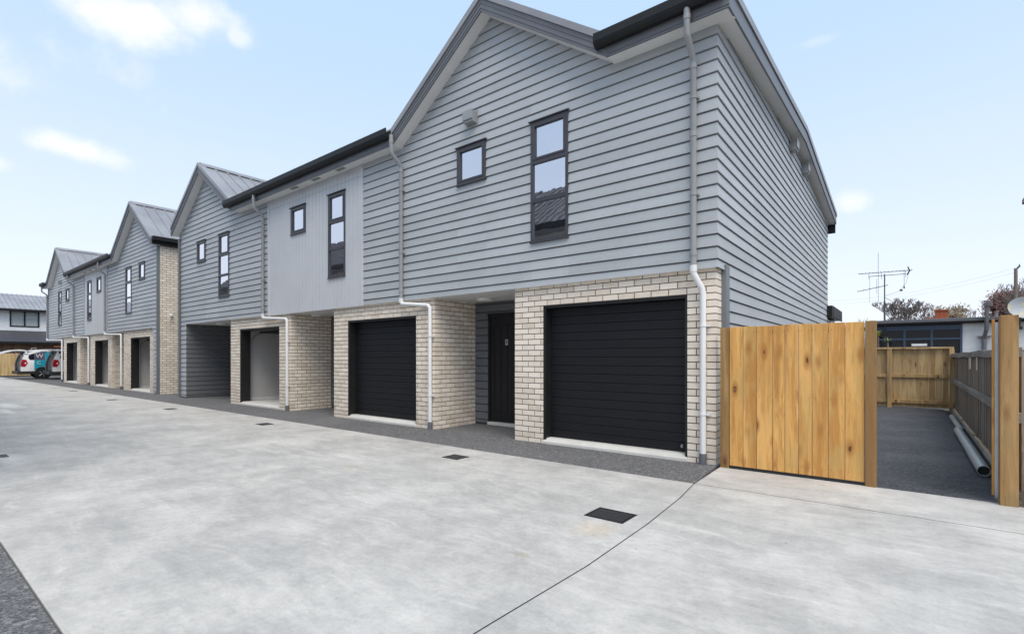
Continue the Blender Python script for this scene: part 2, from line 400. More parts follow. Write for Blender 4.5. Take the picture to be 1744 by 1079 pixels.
ab = MB(); slab(ab, [(-1.80, 6.334), (.74, 6.334), (.74, 17.2), (-1.80, 17.2)], -.010, -.2)
tag(ab.build('side_driveway', M['asphalt2']), 'dark fresh asphalt side yard behind the gate', 'paving', kind='structure')

# ------------------------------------------------------------------ siding
CO, Z0 = .1525, 2.388
GP = .018
PROF = [((.021, 0), (.006, CO-GP)), ((.006, CO-GP), (-.040, CO-GP)), ((-.040, CO-GP), (-.040, CO)), ((-.040, CO), (.021, CO))]
def siding(mb, mp, s0, s1, z0, z1, holes=(), lo=None, hi=None, mit0=0, mit1=0):
    """weatherboards on a wall. mp(s, out, z)->xyz. lo(z)/hi(z) limit s for gables"""
    cuts = sorted({s0, s1, *[x for h in holes for x in h[:2] if s0 < x < s1]})
    for a, b in zip(cuts[:-1], cuts[1:]):
        m_ = (a+b)/2; rngs = [(z0, z1)]
        for h in holes:
            if h[0] < m_ < h[1]:
                nr = []
                for (p, q) in rngs:
                    if h[3] <= p or h[2] >= q: nr.append((p, q)); continue
                    if h[2] > p: nr.append((p, h[2]))
                    if h[3] < q: nr.append((h[3], q))
                rngs = nr
        for (p, q) in rngs:
            k0 = math.floor((p-Z0)/CO)-1; k1 = math.ceil((q-Z0)/CO)+1
            for k in range(k0, k1):
                mb.tone = random.random()
                for (o0, t0), (o1, t1) in PROF:
                    y0, y1 = Z0+k*CO+t0, Z0+k*CO+t1
                    if y1 < p or y0 > q or (y0 == y1 and not p <= y0 <= q): continue
                    if y1 > y0:
                        if y0 < p: o0 = o0+(o1-o0)*(p-y0)/(y1-y0); y0 = p
                        if y1 > q: o1 = o0+(o1-o0)*(q-y0)/(y1-y0); y1 = q
                        if y1-y0 < 1e-5: continue
                    def ext(z, o):
                        l = a+(-mit0*o if a == s0 else 0); r = b+(mit1*o if b == s1 else 0)
                        if lo: l = max(l, lo(z))
                        if hi: r = min(r, hi(z))
                        return l, max(l, r)
                    l0, r0 = ext(y0, o0); l1, r1 = ext(y1, o1)
                    if r0-l0 < 1e-4 and r1-l1 < 1e-4: continue
                    mb.quad(mp(l0, o0, y0), mp(r0, o0, y0), mp(r1, o1, y1), mp(l1, o1, y1))
    mb.tone = None
def front(Y): return lambda s, o, z: (s, Y-o, z)
def right(X): return lambda s, o, z: (X+o, s, z)     # s along Y, faces +X
def left(X): return lambda s, o, z: (X-o, -s, z)

# ------------------------------------------------------------------ brickwork
BW, BH, MJ = .240, .0862, .0125
def bricks(mb, mp, s0, s1, z0, z1, holes=(), phase=0, depth=.10, zbase=-.02, ends=False):
    k = 0; z = zbase
    while z < z1:
        b0, b1 = max(z, z0), min(z+BH-MJ, z1)
        if b1-b0 > .012:
            s = s1+MJ-math.ceil((s1-s0)/BW+1.5)*BW-((k+phase) % 2)*BW/2
            while s < s1:
                a, b = max(s, s0), min(s+BW-MJ, s1)
                if 0 < a-s0 < .045: a = s0
                if b-s0 < .034: s += BW; continue
                segs = [(a, b)] if b-a > .02 else []
                for h in holes:
                    if h[2] < (b0+b1)/2 < h[3]:
                        ns = []
                        for (p, q) in segs:
                            if q <= h[0] or p >= h[1]: ns.append((p, q)); continue
                            if h[0]-p > .02: ns.append((p, h[0]))
                            if q-h[1] > .02: ns.append((h[1], q))
                        segs = ns
                for p, q in segs:
                    t = random.random(); j = random.uniform(-.0012, .0012)
                    q2 = q+.006 if q >= s1-1e-4 and ends else q; p2 = p-.006 if p <= s0+1e-4 and ends else p
                    dp_ = -.105 if ends and (q2 != q or p2 != p) else -.02; p, q = p2, q2
                    P = [mp(p, .006+j, b0), mp(q, .006+j, b0), mp(q, .006+j, b1), mp(p, .006+j, b1),
                         mp(p, dp_, b0), mp(q, dp_, b0), mp(q, dp_, b1), mp(p, dp_, b1)]
                    i = len(mb.v); mb.v += P
                    for f in ((0,1,2,3), (1,5,6,2), (5,4,7,6), (4,0,3,7), (3,2,6,7), (0,4,5,1)): mb.face([i+x for x in f], t)
                s += BW
        z += BH; k += 1

# ------------------------------------------------------------------ building parts
YF = 6.38       # board face datum of the cladding
YB = 6.44       # brick face
YBK = 17.2      # back wall
ZC = 2.43       # underside of the cladding
ZS = 5.40       # soffit level
TANP = math.tan(R(35))
YR = 11.8
def window(parent, x0, x1, z0, z1, mulls=(), Y=YF, sash_top=True):
    f = MB(); yo = Y-.034; yi = Y+.05; w = .044
    f.box(x0, x0+w, yo, yi, z0, z1); f.box(x1-w, x1, yo, yi, z0, z1)
    f.box(x0+w, x1-w, yo, yi, z0, z0+w); f.box(x0+w, x1-w, yo, yi, z1-w, z1)
    zs = [z0+w] + [m for m in mulls] + [z1-w]
    for m_ in mulls: f.box(x0+w, x1-w, yo+.002, yi, m_-.032, m_+.032)
    # head flashing and sill drip
    f.box(x0-.03, x1+.03, Y-.060, Y+.01, z1+.001, z1+.016); f.box(x0-.012, x1+.012, Y-.052, Y+.0, z0-.018, z0-.001)
    o = f.build('window', M['frame'], parent, bevel=.003)
    for i in range(len(zs)-1):
        a = zs[i]+(.032 if i > 0 else 0); b = zs[i+1]-(.032 if i < len(zs)-2 else 0)
        xa, xb = x0+w, x1-w
        if sash_top and i == len(zs)-2:        # opening sash
            s = MB(); q = .034
            s.box(xa, xa+q, yo-.006, yi-.02, a, b); s.box(xb-q, xb, yo-.006, yi-.02, a, b); s.box(xa+q, xb-q, yo-.006, yi-.02, a, a+q); s.box(xa+q, xb-q, yo-.006, yi-.02, b-q, b)
            s.build('sash', M['frame'], o, bevel=.003); xa += q; xb -= q; a += q; b -= q
        p = MB(); p.box(xa, xb, Y-.004, Y+.004, a, b); p.build('pane', M['glass'], o)
    # white reveal and the dim room behind
    r = MB(); xa, xb, za, zb = x0+.03, x1-.03, z0+.03, z1-.03; ya, yb = Y+.05, Y+.17
    r.quad((xa,ya,za),(xa,yb,za),(xa,yb,zb),(xa,ya,zb)); r.quad((xb,ya,za),(xb,ya,zb),(xb,yb,zb),(xb,yb,za))
    r.quad((xa,ya,za),(xb,ya,za),(xb,yb,za),(xa,yb,za)); r.quad((xa,ya,zb),(xa,yb,zb),(xb,yb,zb),(xb,ya,zb))
    r.build('reveal', M['white'], o)
    r = MB(); r.box(xa-.6, xb+.6, yb+1.6, yb+1.62, za-.5, zb+.3); r.build('room_wall', M['room'], o)
    return o
trimw = MB
def downpipe(parent, xt, xb, zb=-.02, y_top=6.07, z_top=5.50, two=True):
    """gutter outlet -> elbow -> grey pipe on the boards -> white elbow -> white pipe down the brick"""
    yw = YF-.075; yb = YB-.052; r = .038
    p = MB(); p.tube([(xt, y_top, z_top+.05), (xt, y_top, z_top-.27), (xt, y_top+.015, z_top-.30), (xt, yw-.02, z_top-.46), (xt, yw, z_top-.50), (xt, yw, 2.44)], r, 16)
    for z in (z_top-.07, z_top-.56, 4.1, 2.62):
        yy = y_top if z > z_top-.2 else yw
        p.tube([(xt, yy, z-.03), (xt, yy, z+.03)], r+.006, 16)
    o = p.build('downpipe', M['pipe'], parent, smooth=True)
    for z in (4.55, 3.35):
        b = MB(); b.tube([(xt, yw, z-.012), (xt, yw, z+.012)], r+.008, 16); b.box(xt-.005, xt+.06, yw, YF-.01, z-.012, z+.012)
        b.build('bracket', M['pipe'], o)
    if two:
        w = MB(); dx = xb-xt; sg = 1 if dx > 0 else -1
        L_ = abs(dx)
        if L_ < .25:
            path = [(xt, yw, 2.46), (xt, yw, 2.38), (xt+dx*.25, yw+.01, 2.32), (xt+dx*.8, yb-.01, 2.20), (xb, yb, 2.13), (xb, yb, .12)]
        else:
            path = [(xt, yw, 2.46), (xt, yw, 2.40), (xt+sg*.04, yw+.005, 2.36), (xb-sg*.06, yb-.005, 2.30), (xb, yb, 2.25), (xb, yb, .12)]
        w.tube(path, r+.001, 16); w.tube([(xt, yw, 2.36+.03), (xt, yw, 2.47)], r+.007, 16)
        for z in (1.72, .62): w.tube([(xb, yb, z-.012), (xb, yb, z+.012)], r+.008, 16); w.box(xb+.03, xb+.09, yb-.004, yb+.03, z-.012, z+.012)
        w.build('white_pipe', M['white'], o, smooth=True)
        c = MB(); c.tube([(xb, yb, zb), (xb, yb, .13)], r+.008, 16); c.build('collar', M['pvc'], o, smooth=True)
    return o
def vent_box(parent, M4, name='wall_vent'):
    v = MB(); v.box(-.13, .13, -.012, 0, -.12, .12, M=M4); v.box(-.105, .105, -.11, -.0125, -.10, .09, M=M4)
    v.box(-.115, .115, -.13, -.111, -.06, .10, M=M4)
    return v.build(name, M['pipe'], parent, bevel=.006)
def gutter_run(parent, x0, x1):
    g = MB(); pr = [(6.145, 5.53), (6.145, 5.69), (6.12, 5.69), (6.115, 5.56), (6.055, 5.545), (6.035, 5.60), (6.03, 5.695), (6.008, 5.698), (6.005, 5.59), (6.02, 5.545), (6.05, 5.52), (6.09, 5.512)]
    g.prism(pr, 'x', x0, x1); 
    o = g.build('gutter', M['dark'], parent, bevel=.003)
    return o
def flat_eave(parent, x0, x1):
    s = MB(); s.box(x0, x1, 6.152, YF+.03, ZS, ZS+.012); s.build('soffit', M['soffit'], parent)
    f = MB(); f.box(x0, x1, 6.128, 6.150, ZS-.012, ZS+.16); f.box(x0, x1, 6.120, 6.127, ZS+.02, ZS+.035); f.build('fascia', M['barge'], parent, bevel=.002)
def ribbed_slope(mb, xe, ze, xa, za, y0, y1, pitch=.35, first=.28, h=.032):
    """steel sheet on a slope from eave (xe,ze) to apex (xa,za), ribs run up the slope, spaced along Y"""
    n = Vector((-(za-ze), 0, xa-xe)); n.normalize()
    if n.z < 0: n = -n
    ys = [(y0, 0)]; y = y0+first
    while y < y1-.1:
        ys += [(y-.028, 0), (y-.014, h), (y+.014, h), (y+.028, 0)]; y += pitch
    ys.append((y1, 0))
    for (a, ha), (b, hb) in zip(ys[:-1], ys[1:]):
        P = [Vector((xe, a, ze))+n*ha, Vector((xe, b, ze))+n*hb, Vector((xa, b, za))+n*hb, Vector((xa, a, za))+n*ha]
        if xe > xa: P = P[::-1]
        P = P[::-1]
        mb.quad(*P)
def gable(parent, xc, hw, y1=YBK+.1, y0=6.15, ribs=True):
    """cross gable: soffit line passes through z=ZS at xc+-hw; roof runs back over the block"""
    T = .27
    za = ZS+hw*TANP
    s = MB()
    for sg in (-1, 1):
        xe = xc+sg*hw
        s.prism([(xe, ZS), (xc, za), (xc, za+.015), (xe, ZS+.015)], 'y', y0+.002, YF+.04)
    s.build('gable_soffit', M['soffit'], parent)
    b = MB(); c = MB()
    for sg in (-1, 1):
        xe = xc+sg*hw
        lo = ZS-.015
        b.prism([(xe, lo), (xc, za-.02), (xc, za+.19), (xe, ZS+.19)], 'y', y0-.024, y0)
        b.prism([(xe, lo+.05), (xc, za-.02+.05), (xc, za+.065), (xe, ZS+.075)], 'y', y0-.031, y0-.0245)
        b.prism([(xe, lo+.13), (xc, za+.11), (xc, za+.125), (xe, ZS+.125)], 'y', y0-.031, y0-.0245)
        c.prism([(xe-sg*0, ZS+.191), (xc, za+.191), (xc, za+T+.03), (xe, ZS+T+.03)], 'y', y0-.045, y0+.13)
    b.build('barge_board', M['barge'], parent); c.build('barge_cap', M['roof'], parent)
    r = MB()
    for sg in (-1, 1):
        xe = xc+sg*hw
        ribbed_slope(r, xe, ZS+T, xc, za+T, y0+.131, y1)
        r.quad((xe, y0+.131, ZS+T-.02), (xc, y0+.131, za+T-.02), (xc, y1, za+T-.02), (xe, y1, ZS+T-.02))
        r.quad((xe, y0+.131, ZS+T-.02), (xe, y1, ZS+T-.02), (xe, y1, ZS+T), (xe, y0+.131, ZS+T))
    # gable end infill behind the barge so nothing shows through
    r.prism([(xc-hw, ZS+.02), (xc+hw, ZS+.02), (xc, za+.02)], 'y', YF+.06, YF+.08)
    r.prism([(xc-hw, ZS+.02), (xc+hw, ZS+.02), (xc, za+.02)], 'y', y1-.1, y1-.08)
    r.prism([(xc-hw-.0, ZS+.02), (xc, za+.02), (xc, za+T-.03), (xc-hw, ZS+T-.03)], 'y', y0+.003, y1-.01)
    r.prism([(xc+hw, ZS+.02), (xc, za+.02), (xc, za+T-.03), (xc+hw, ZS+T-.03)], 'y', y0+.003, y1-.01)
    # ridge flashing
    q = .17
    r.prism([(xc-q, za+T-q*TANP+.035), (xc, za+T+.045), (xc+q, za+T-q*TANP+.035), (xc+q, za+T-q*TANP+.047), (xc, za+T+.058), (xc-q, za+T-q*TANP+.047)], 'y', y0+.02, y1)
    r.build('gable_roof', M['roof'], parent)
def main_roof(parent, x0, x1, flats=()):
    r = MB()
    def zt(y): return 5.70+(y-6.1)*.066 if y <= YR else 5.70+(YR-6.1)*.066-(y-YR)*.108
    pr = [(6.11, zt(6.1)-.03), (YR, zt(YR)-.03), (YBK+.1, zt(YBK+.1)-.03), (YBK+.1, zt(YBK+.1)), (YR, zt(YR)), (6.11, zt(6.1))]
    for a, b in flats: r.prism([(6.11, zt(6.1)-.03), (6.6, zt(6.6)-.03), (6.6, zt(6.6)), (6.11, zt(6.1))], 'x', a, b)
    pr[0] = (6.6, zt(6.6)-.03); pr[-1] = (6.6, zt(6.6))
    r.prism(pr, 'x', x0, x1)
    x = x0+.3
    while x < x1-.1:
        y_ = 6.11 if any(a < x < b for a, b in flats) else 6.6
        r.prism([(y_, zt(y_)+.001), (YR, zt(YR)+.001), (YR, zt(YR)+.03), (y_, zt(y_)+.03)], 'x', x-.02, x+.02); x += .4
    r.build('main_roof', M['roof'], parent)
    return zt
def garage(parent, x0, x1, is_open, YD=YB+.17, prox=None):
    """door 2.1 m high in the brick front; the open ones show a plastered garage"""
    H = 2.125
    fr = MB()
    fr.box(x0-.0, x0+.035, YB+.012, YD+.10, 0, H); fr.box(x1-.035, x1, YB+.012, YD+.10, 0, H); fr.box(x0+.035, x1-.035, YB+.012, YD+.10, H-.035, H)
    fr.build('door_surround', M['black'], parent)
    s = MB(); s.prism([(YB-.03, -.05), (YD+.6, -.05), (YD+.6, .075), (YB+.06, .075), (YB-.025, .03)], 'x', x0-.0, x1)
    s.build('door_sill', M['slab'], parent, bevel=.006)
    d = MB(); xa, xb = x0+.037, x1-.037
    zb = .078; n = 16; ph = (H-.037-zb)/n
    if not is_open:
        for i in range(n):
            a = zb+i*ph; b = a+ph
            # shallow V groove between ribs, lower lip catches the sky
            d.prism([(YD+.03, a), (YD+.006, a), (YD-.003, a+.002), (YD-.003, b-.007), (YD+.006, b), (YD+.03, b)], 'x', xa, xb)
        o = d.build('garage_door', M['door'], parent)
        k = MB(); k.box(xb-.10, xb-.07, YD-.03, YD-.004, zb+.06, zb+.10); k.tube([(xb-.085, YD-.03, zb+.08), (xb-.085, YD-.045, zb+.08)], .012, 10)
        k.build('handle', M['steel'], o)
    else:
        for i in range(n):
            a = YD+.35+i*ph
            d.box(xa, xb, a, a+ph-.004, H-.075, H-.04)
        o = d.build('garage_door', M['door'], parent)
        for sx in (x0+.05, x1-.05):
            t = MB()
            pth = [(sx, YD+.12, .08), (sx, YD+.12, H-.42)]
            for k in range(1, 7):
                th = k/6*math.pi/2; pth.append((sx, YD+.12+.34*(1-math.cos(th)), H-.42+.34*math.sin(th)))
            pth.append((sx, YD+2.6, H-.08)); t.tube(pth, .013, 6)
            t.build('door_track', M['trim'], o)
    # the room
    r = MB(); ya, yb = YD+.102, 12.2; wx0, wx1 = x0-.12, x1+.35; zc = 2.36
    r.quad((wx0,ya,0),(wx0,yb,0),(wx0,yb,zc),(wx0,ya,zc)); r.quad((wx1,ya,0),(wx1,ya,zc),(wx1,yb,zc),(wx1,yb,0))
    r.quad((wx0,yb,0),(wx1,yb,0),(wx1,yb,zc),(wx0,yb,zc)); r.quad((wx0,ya,zc),(wx0,yb,zc),(wx1,yb,zc),(wx1,ya,zc))
    r.quad((wx0,ya,0),(wx0,ya,zc),(x0,ya,zc),(x0,ya,0)); r.quad((x1,ya,0),(x1,ya,zc),(wx1,ya,zc),(wx1,ya,0)); r.quad((x0,ya,H),(x0,ya,zc),(x1,ya,zc),(x1,ya,H))
    o2 = r.build('garage_interior', M['plaster'], parent)
    f = MB(); f.box(wx0, wx1, YD+.601, yb, -.05, .07); f.build('garage_floor', M['slab'], o2)
    if is_open:
        sk = MB(); sk.box(wx0+.001, wx0+.016, ya+.02, yb, .071, .16); sk.build('skirting', M['white'], o2)
        if prox: 
            pb = MB(); pb.box(wx0+.02, wx0+.5, 8.2, 9.3, .071, .95); pb.build('wooden_cabinet', M['cabinet'], o2, bevel=.01)
M['cabinet'] = simple('brown_cabinet', (.22,.09,.045))
M['lampglass'] = simple('porch_lamp_opal', (.78,.78,.76), .4)
def unit(parent, bx0, bx1, ox0, ox1, is_open, mort_, bri_, side_right=True, side_left=True, ydeep=7.56, ph=0, cab=None, ydeep_r=None):
    H = 2.125; hole = (ox0, ox1, -.1, H); mort = MB(); bri = MB()
    bricks(bri, front(YB), bx0, bx1, -.02, ZC+.02, [hole], ph, ends=True)
    for a, b in ((bx0, ox0), (ox1, bx1)): mort.box(a+.004, b-.004 if b == bx1 else b, YB, YB+.11, -.03, ZC+.015)
    mort.box(ox0, ox1, YB, YB+.11, H, ZC+.015)
    if side_right:
        bricks(bri, right(bx1), YB+.11, ydeep_r or ydeep, -.02, ZC+.02, (), ph+1); mort.box(bx1-.1, bx1, YB+.111, ydeep_r or ydeep, -.03, ZC+.015)
    if side_left:
        bricks(bri, left(bx0), -ydeep, -(YB+.11), -.02, ZC+.02, (), ph+1); mort.box(bx0, bx0+.1, YB+.111, ydeep, -.03, ZC+.015)
    o = bri.build('brickwork', M['brick'], parent); mort.build('mortar_bed', M['mortar'], o)
    garage(parent, ox0, ox1, is_open, prox=cab)
def alcove(parent, x0, x1, clad_, Y=7.56, door=None, lamp=None, number=None):
    clad = MB()
    holes = []
    if door: holes = [(door[0], door[1], -.1, 2.17)]
    siding(clad, front(Y), x0, x1, .03, ZC, holes)
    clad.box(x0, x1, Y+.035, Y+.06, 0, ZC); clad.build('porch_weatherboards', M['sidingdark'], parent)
    if door:
        a, b = door; f = MB(); f.box(a, a+.05, Y-.03, Y+.05, .06, 2.17); f.box(b-.05, b, Y-.03, Y+.05, .06, 2.17); f.box(a+.05, b-.05, Y-.03, Y+.05, 2.12, 2.17); f.box(a-.02, b+.02, Y-.06, Y-.0, 2.171, 2.185)
        o = f.build('front_door', M['dark'], parent, bevel=.003)
        d = MB(); d.box(a+.05, b-.05, Y-.008, Y+.03, .08, 2.12)
        d.box(a+.15, b-.15, Y-.016, Y-.0085, .25, .262); d.box(a+.15, b-.15, Y-.016, Y-.0085, 1.95, 1.962)
        x = a+.15
        while x <= b-.145: d.box(x, x+.012, Y-.016, Y-.0085, .262, 1.95); x += (b-a-.312)/4
        d.build('door_leaf', M['door'], o)
        t = MB(); t.box(a, b, Y-.05, Y+.05, .0, .06); t.build('threshold', M['slab'], o)
        h = MB(); h.tube([(b-.12, Y-.02, 1.02), (b-.12, Y-.06, 1.02), (b-.24, Y-.06, 1.02)], .01, 8); h.build('handle', M['steel'], o)
        if number:
            p = MB(); p.box(number[0]-.035, number[0]+.035, Y-.022, Y-.0165, number[1]-.055, number[1]+.055); q = p.build('number_plate', M['steel'], o)
            text_mesh('8', (number[0], Y-.0235, number[1]), .10, (R(90), 0, 0), M['black'], q, 'house_number')
    if lamp:
        l = MB(); n = 20
        for (r0, z0_, r1, z1_) in ((.15, ZC-.003, .15, ZC-.03), (.15, ZC-.03, .13, ZC-.05), (.13, ZC-.05, .001, ZC-.058)):
            for k in range(n):
                a0, a1 = 2*math.pi*k/n, 2*math.pi*(k+1)/n
                l.quad((lamp[0]+r0*math.cos(a0), lamp[1]+r0*math.sin(a0), z0_), (lamp[0]+r0*math.cos(a1), lamp[1]+r0*math.sin(a1), z0_), (lamp[0]+r1*math.cos(a1), lamp[1]+r1*math.sin(a1), z1_), (lamp[0]+r1*math.cos(a0), lamp[1]+r1*math.sin(a0), z1_))
        l.build('porch_light', M['lampglass'], parent, smooth=True)
def text_mesh(txt, loc, size, rot, mat, parent, name, ext=.0015):
    cu = bpy.data.curves.new(name, 'FONT'); cu.body = txt; cu.size = size; cu.extrude = ext; cu.align_x = 'CENTER'; cu.align_y = 'CENTER'
    tmp = bpy.data.objects.new('tmp', cu); C.objects.link(tmp); bpy.context.view_layer.update()
    me = bpy.data.meshes.new_from_object(tmp.evaluated_get(bpy.context.evaluated_depsgraph_get())); bpy.data.objects.remove(tmp)
    me.materials.clear(); me.materials.append(mat)
    from mathutils import Euler
    off = Vector((0,0,0)); q = parent
    while q is not None: off += q.location; q = q.parent
    me.transform(Matrix.Translation(Vector(loc)-off) @ Euler(rot).to_matrix().to_4x4())
    o = bpy.data.objects.new(name, me); C.objects.link(o); o.parent = parent; return o
def panel_wall(parent, x0, x1, z0, z1, holes, Y=YF):
    """vertical grooved boards with a horizontal joint near the top"""
    p = MB(); n = max(1, round((x1-x0)/.15)); w = (x1-x0)/n; zj = 5.16
    def fill(a, b, y_out, za, zb):
        m_ = (a+b)/2; segs = [(za, zb)]
        for h in holes:
            if a >= h[0]-.001 and b <= h[1]+.001:
                segs = [s for (p_, q_) in segs for s in ((p_, min(q_, h[2])), (max(p_, h[3]), q_)) if s[1]-s[0] > .005]
        for (s, e) in segs: p.box(a, b, y_out, Y+.02, s, e)
    edges = sorted({x0, x1, *[h[0] for h in holes], *[h[1] for h in holes]} | {round(x0+i*w, 5) for i in range(1, n)})
    gro = [x0+i*w for i in range(1, n)]
    for a, b in zip(edges[:-1], edges[1:]):
        a2 = a+.004 if any(abs(a-g_) < 1e-4 for g_ in gro) else a; b2 = b-.004 if any(abs(b-g_) < 1e-4 for g_ in gro) else b
        if b2-a2 < .004: continue
        fill(a2, b2, Y-.014, z0, zj-.006); fill(a2, b2, Y-.014, zj+.006, z1)
    for a, b in zip(edges[:-1], edges[1:]): 
        hh = [h for h in holes if a >= h[0]-.001 and b <= h[1]+.001]
        if not hh: p.box(a, b, Y-.006, Y+.015, z0+.002, z1)
        else: p.box(a, b, Y-.006, Y+.015, z0+.002, hh[0][2]); p.box(a, b, Y-.006, Y+.015, hh[0][3], z1)
    p.build('vertical_panel', M['panel'], parent)
TZ = (3.12, 4.985); SZ = (4.345, 4.99); MU = (3.76, 4.36)

# ================================================================== near block
B1 = thing('townhouse_block', 'nearest grey weatherboard townhouse row with cream brick garages and black doors', 'house', (-10.4, YF, 0))
XR, XL = -1.83, -19.2
wa = [(-6.24, -5.57), (-4.63, -3.95)]
clad = MB(); bri = MB(); mort = MB(); dclad = MB()
PX0, PX1 = -13.06, -9.07       # vertical panel between trims
wB = [(-17.80, -17.13), (-16.17, -15.46)]; wP = [(-11.96, -11.28), (-10.31, -9.65)]
holesA = [(wa[0][0], wa[0][1], *SZ), (wa[1][0], wa[1][1], *TZ)]; holesB = [(wB[0][0], wB[0][1], *SZ), (wB[1][0], wB[1][1], *TZ)]
siding(clad, front(YF), PX1+.07, XR, ZC, ZS+.03, holesA, mit1=1)
siding(clad, front(YF), XL, PX0-.07, ZC, ZS+.03, holesB)
for xc in (-5.475, -17.08):
    hw = 2.285; zt_ = ZS+hw*TANP+.05
    siding(clad, front(YF), xc-hw, xc+hw, ZS+.0301, zt_, (), lo=lambda z, xc=xc, hw=hw: xc-(ZS+.05+hw*TANP-z)/TANP, hi=lambda z, xc=xc, hw=hw: xc+(ZS+.05+hw*TANP-z)/TANP)
# side wall boards follow the verge
def ztop(y): return (5.40+(y-6.15)*.0585 if y <= YR else 5.40+(YR-6.15)*.0585-(y-YR)*.095)+.03
for (ya, yb, zz) in ((YF, 8.2, ZC), (8.2, 10, ZC), (10, YR, ZC), (YR, 13.5, ZC), (13.5, 15.5, ZC), (15.5, YBK, ZC)):
    siding(clad, right(XR), ya, yb, zz, min(ztop(ya), ztop(yb))+.02, mit0=1 if ya == YF else 0)
    a_ = min(ztop(ya), ztop(yb))+.02; b_ = max(ztop(ya), ztop(yb))+.02
    clad.quad((XR+.004, ya, a_-.01), (XR+.004, yb, a_-.01), (XR+.004, yb, ztop(yb)+.02), (XR+.004, ya, ztop(ya)+.02))
siding(clad, right(XR), 6.80, 19.4, .05, ZC)
siding(clad, left(XL), -YBK, -YF, ZC-2.4, ZS+.03, mit1=0)
# leg at the left end of the row, boards wrap its corner
siding(clad, front(YF), XL, -18.73, .03, ZC, mit1=1)
siding(dclad, right(-18.73), YF, 7.9, .03, ZC, mit0=1)
# wall bodies
clad.box(XL+.03, XR-.03, YF+.072, YF+.1, ZC+.06, 2.9); 
for (a, b) in ((XL+.03, wB[0][0]), (wB[0][1], wB[1][0]), (wB[1][1], wP[0][0]), (wP[0][1], wP[1][0]), (wP[1][1], wa[0][0]), (wa[0][1], wa[1][0]), (wa[1][1], XR-.03)):
    clad.box(a, b, YF+.05, YF+.07, ZC+.012, ZS)
for (x, z) in ((wB[0], SZ), (wB[1], TZ), (wP[0], SZ), (wP[1], TZ), (wa[0], SZ), (wa[1], TZ)):
    clad.box(x[0], x[1], YF+.05, YF+.07, z[1], ZS); clad.box(x[0], x[1], YF+.05, YF+.07, ZC+.012, z[0])
clad.box(XR-.06, XR-.024, YF+.08, YBK, 2.45, 5.4); clad.box(XR-.06, XR-.024, 6.95, 19.4, 0, 2.44); clad.box(XL+.024, XL+.06, YF+.08, YBK, 0, 5.4)
clad.box(XL+.03, XR-.03, YBK-.05, YBK, 0, 5.2); clad.box(-8, XR-.03, 19.35, 19.4, 0, 2.5)
clad.box(-18.76, -18.755, YF+.03, 7.9, 0, ZC); 
# bricks
unit(B1, -5.0, -1.862, -4.45, -2.21, False, mort, bri, side_right=True, ydeep=7.56, ydeep_r=6.66)
unit(B1, -10.19, -6.90, -9.66, -7.41, False, mort, bri, ph=1)
unit(B1, -15.52, -12.11, -14.93, -12.68, True, mort, bri)
alcove(B1, -6.899, -5.001, dclad, door=(-6.54, -5.58), lamp=(-6.19, 7.05), number=(-6.07, 1.62))
alcove(B1, -12.109, -10.191, dclad, door=(-11.5, -10.55), lamp=(-11.95, 7.05))
alcove(B1, -18.73, -15.521, dclad, Y=7.9, door=(-16.9, -15.9), lamp=(-17.3, 6.9))
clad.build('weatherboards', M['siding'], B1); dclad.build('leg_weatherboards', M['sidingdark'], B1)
sf = MB()
for a, b in ((-6.899, -5.001), (-12.109, -10.191), (-18.73, -15.521)): sf.box(a, b, YF+.02, 7.95, ZC, ZC+.03)
sf.box(-19.1, -1.84, YF+.0, YB+.1, ZC-.004, ZC-.0005) if False else None
for (a, b) in ((-5.0, -1.83), (-10.19, -6.9), (-15.52, -12.11)): sf.box(a, b-.035, YF-.01, YB-.007, ZC+.001, ZC+.02)
sf.build('porch_soffit', M['soffit'], B1)
panel_wall(B1, PX0, PX1, ZC-.01, ZS+.01, [(wP[0][0], wP[0][1], *SZ), (wP[1][0], wP[1][1], *TZ)])
for a, c in ((PX0-.07, PX0), (PX1, PX1+.07)): tr = MB(); tr.box(a, c, YF-.035, YF+.02, ZC-.015, ZS+.01); tr.build('panel_trim', M['panel'], B1, bevel=.003)
ct = MB(); ct.box(-1.86, -1.795, 6.66, 6.80, -.02, 2.50); ct.box(-1.865, -1.80, 6.802, 6.835, .0, 2.48); ct.build('corner_post', M['trim'], B1, bevel=.003)
ct = MB(); ct.box(XL-.035, XL+.03, YF-.035, YF+.04, -.02, ZS); ct.build('corner_trim', M['trim'], B1, bevel=.003)
for a in wa[:1]: window(B1, *a, *SZ)
window(B1, *wa[1], *TZ, MU); window(B1, *wP[0], *SZ); window(B1, *wP[1], *TZ, MU); window(B1, *wB[0], *SZ); window(B1, *wB[1], *TZ, MU)
gable(B1, -5.475, 2.285); gable(B1, -17.08, 2.285)
main_roof(B1, XL+.1, -1.64, [(-3.25, -1.64), (-14.8, -7.74)])
flat_eave(B1, -3.19, -1.62); flat_eave(B1, -14.795, -7.76)
gutter_run(B1, -3.34, -1.66); gutter_run(B1, -15.05, -7.80)
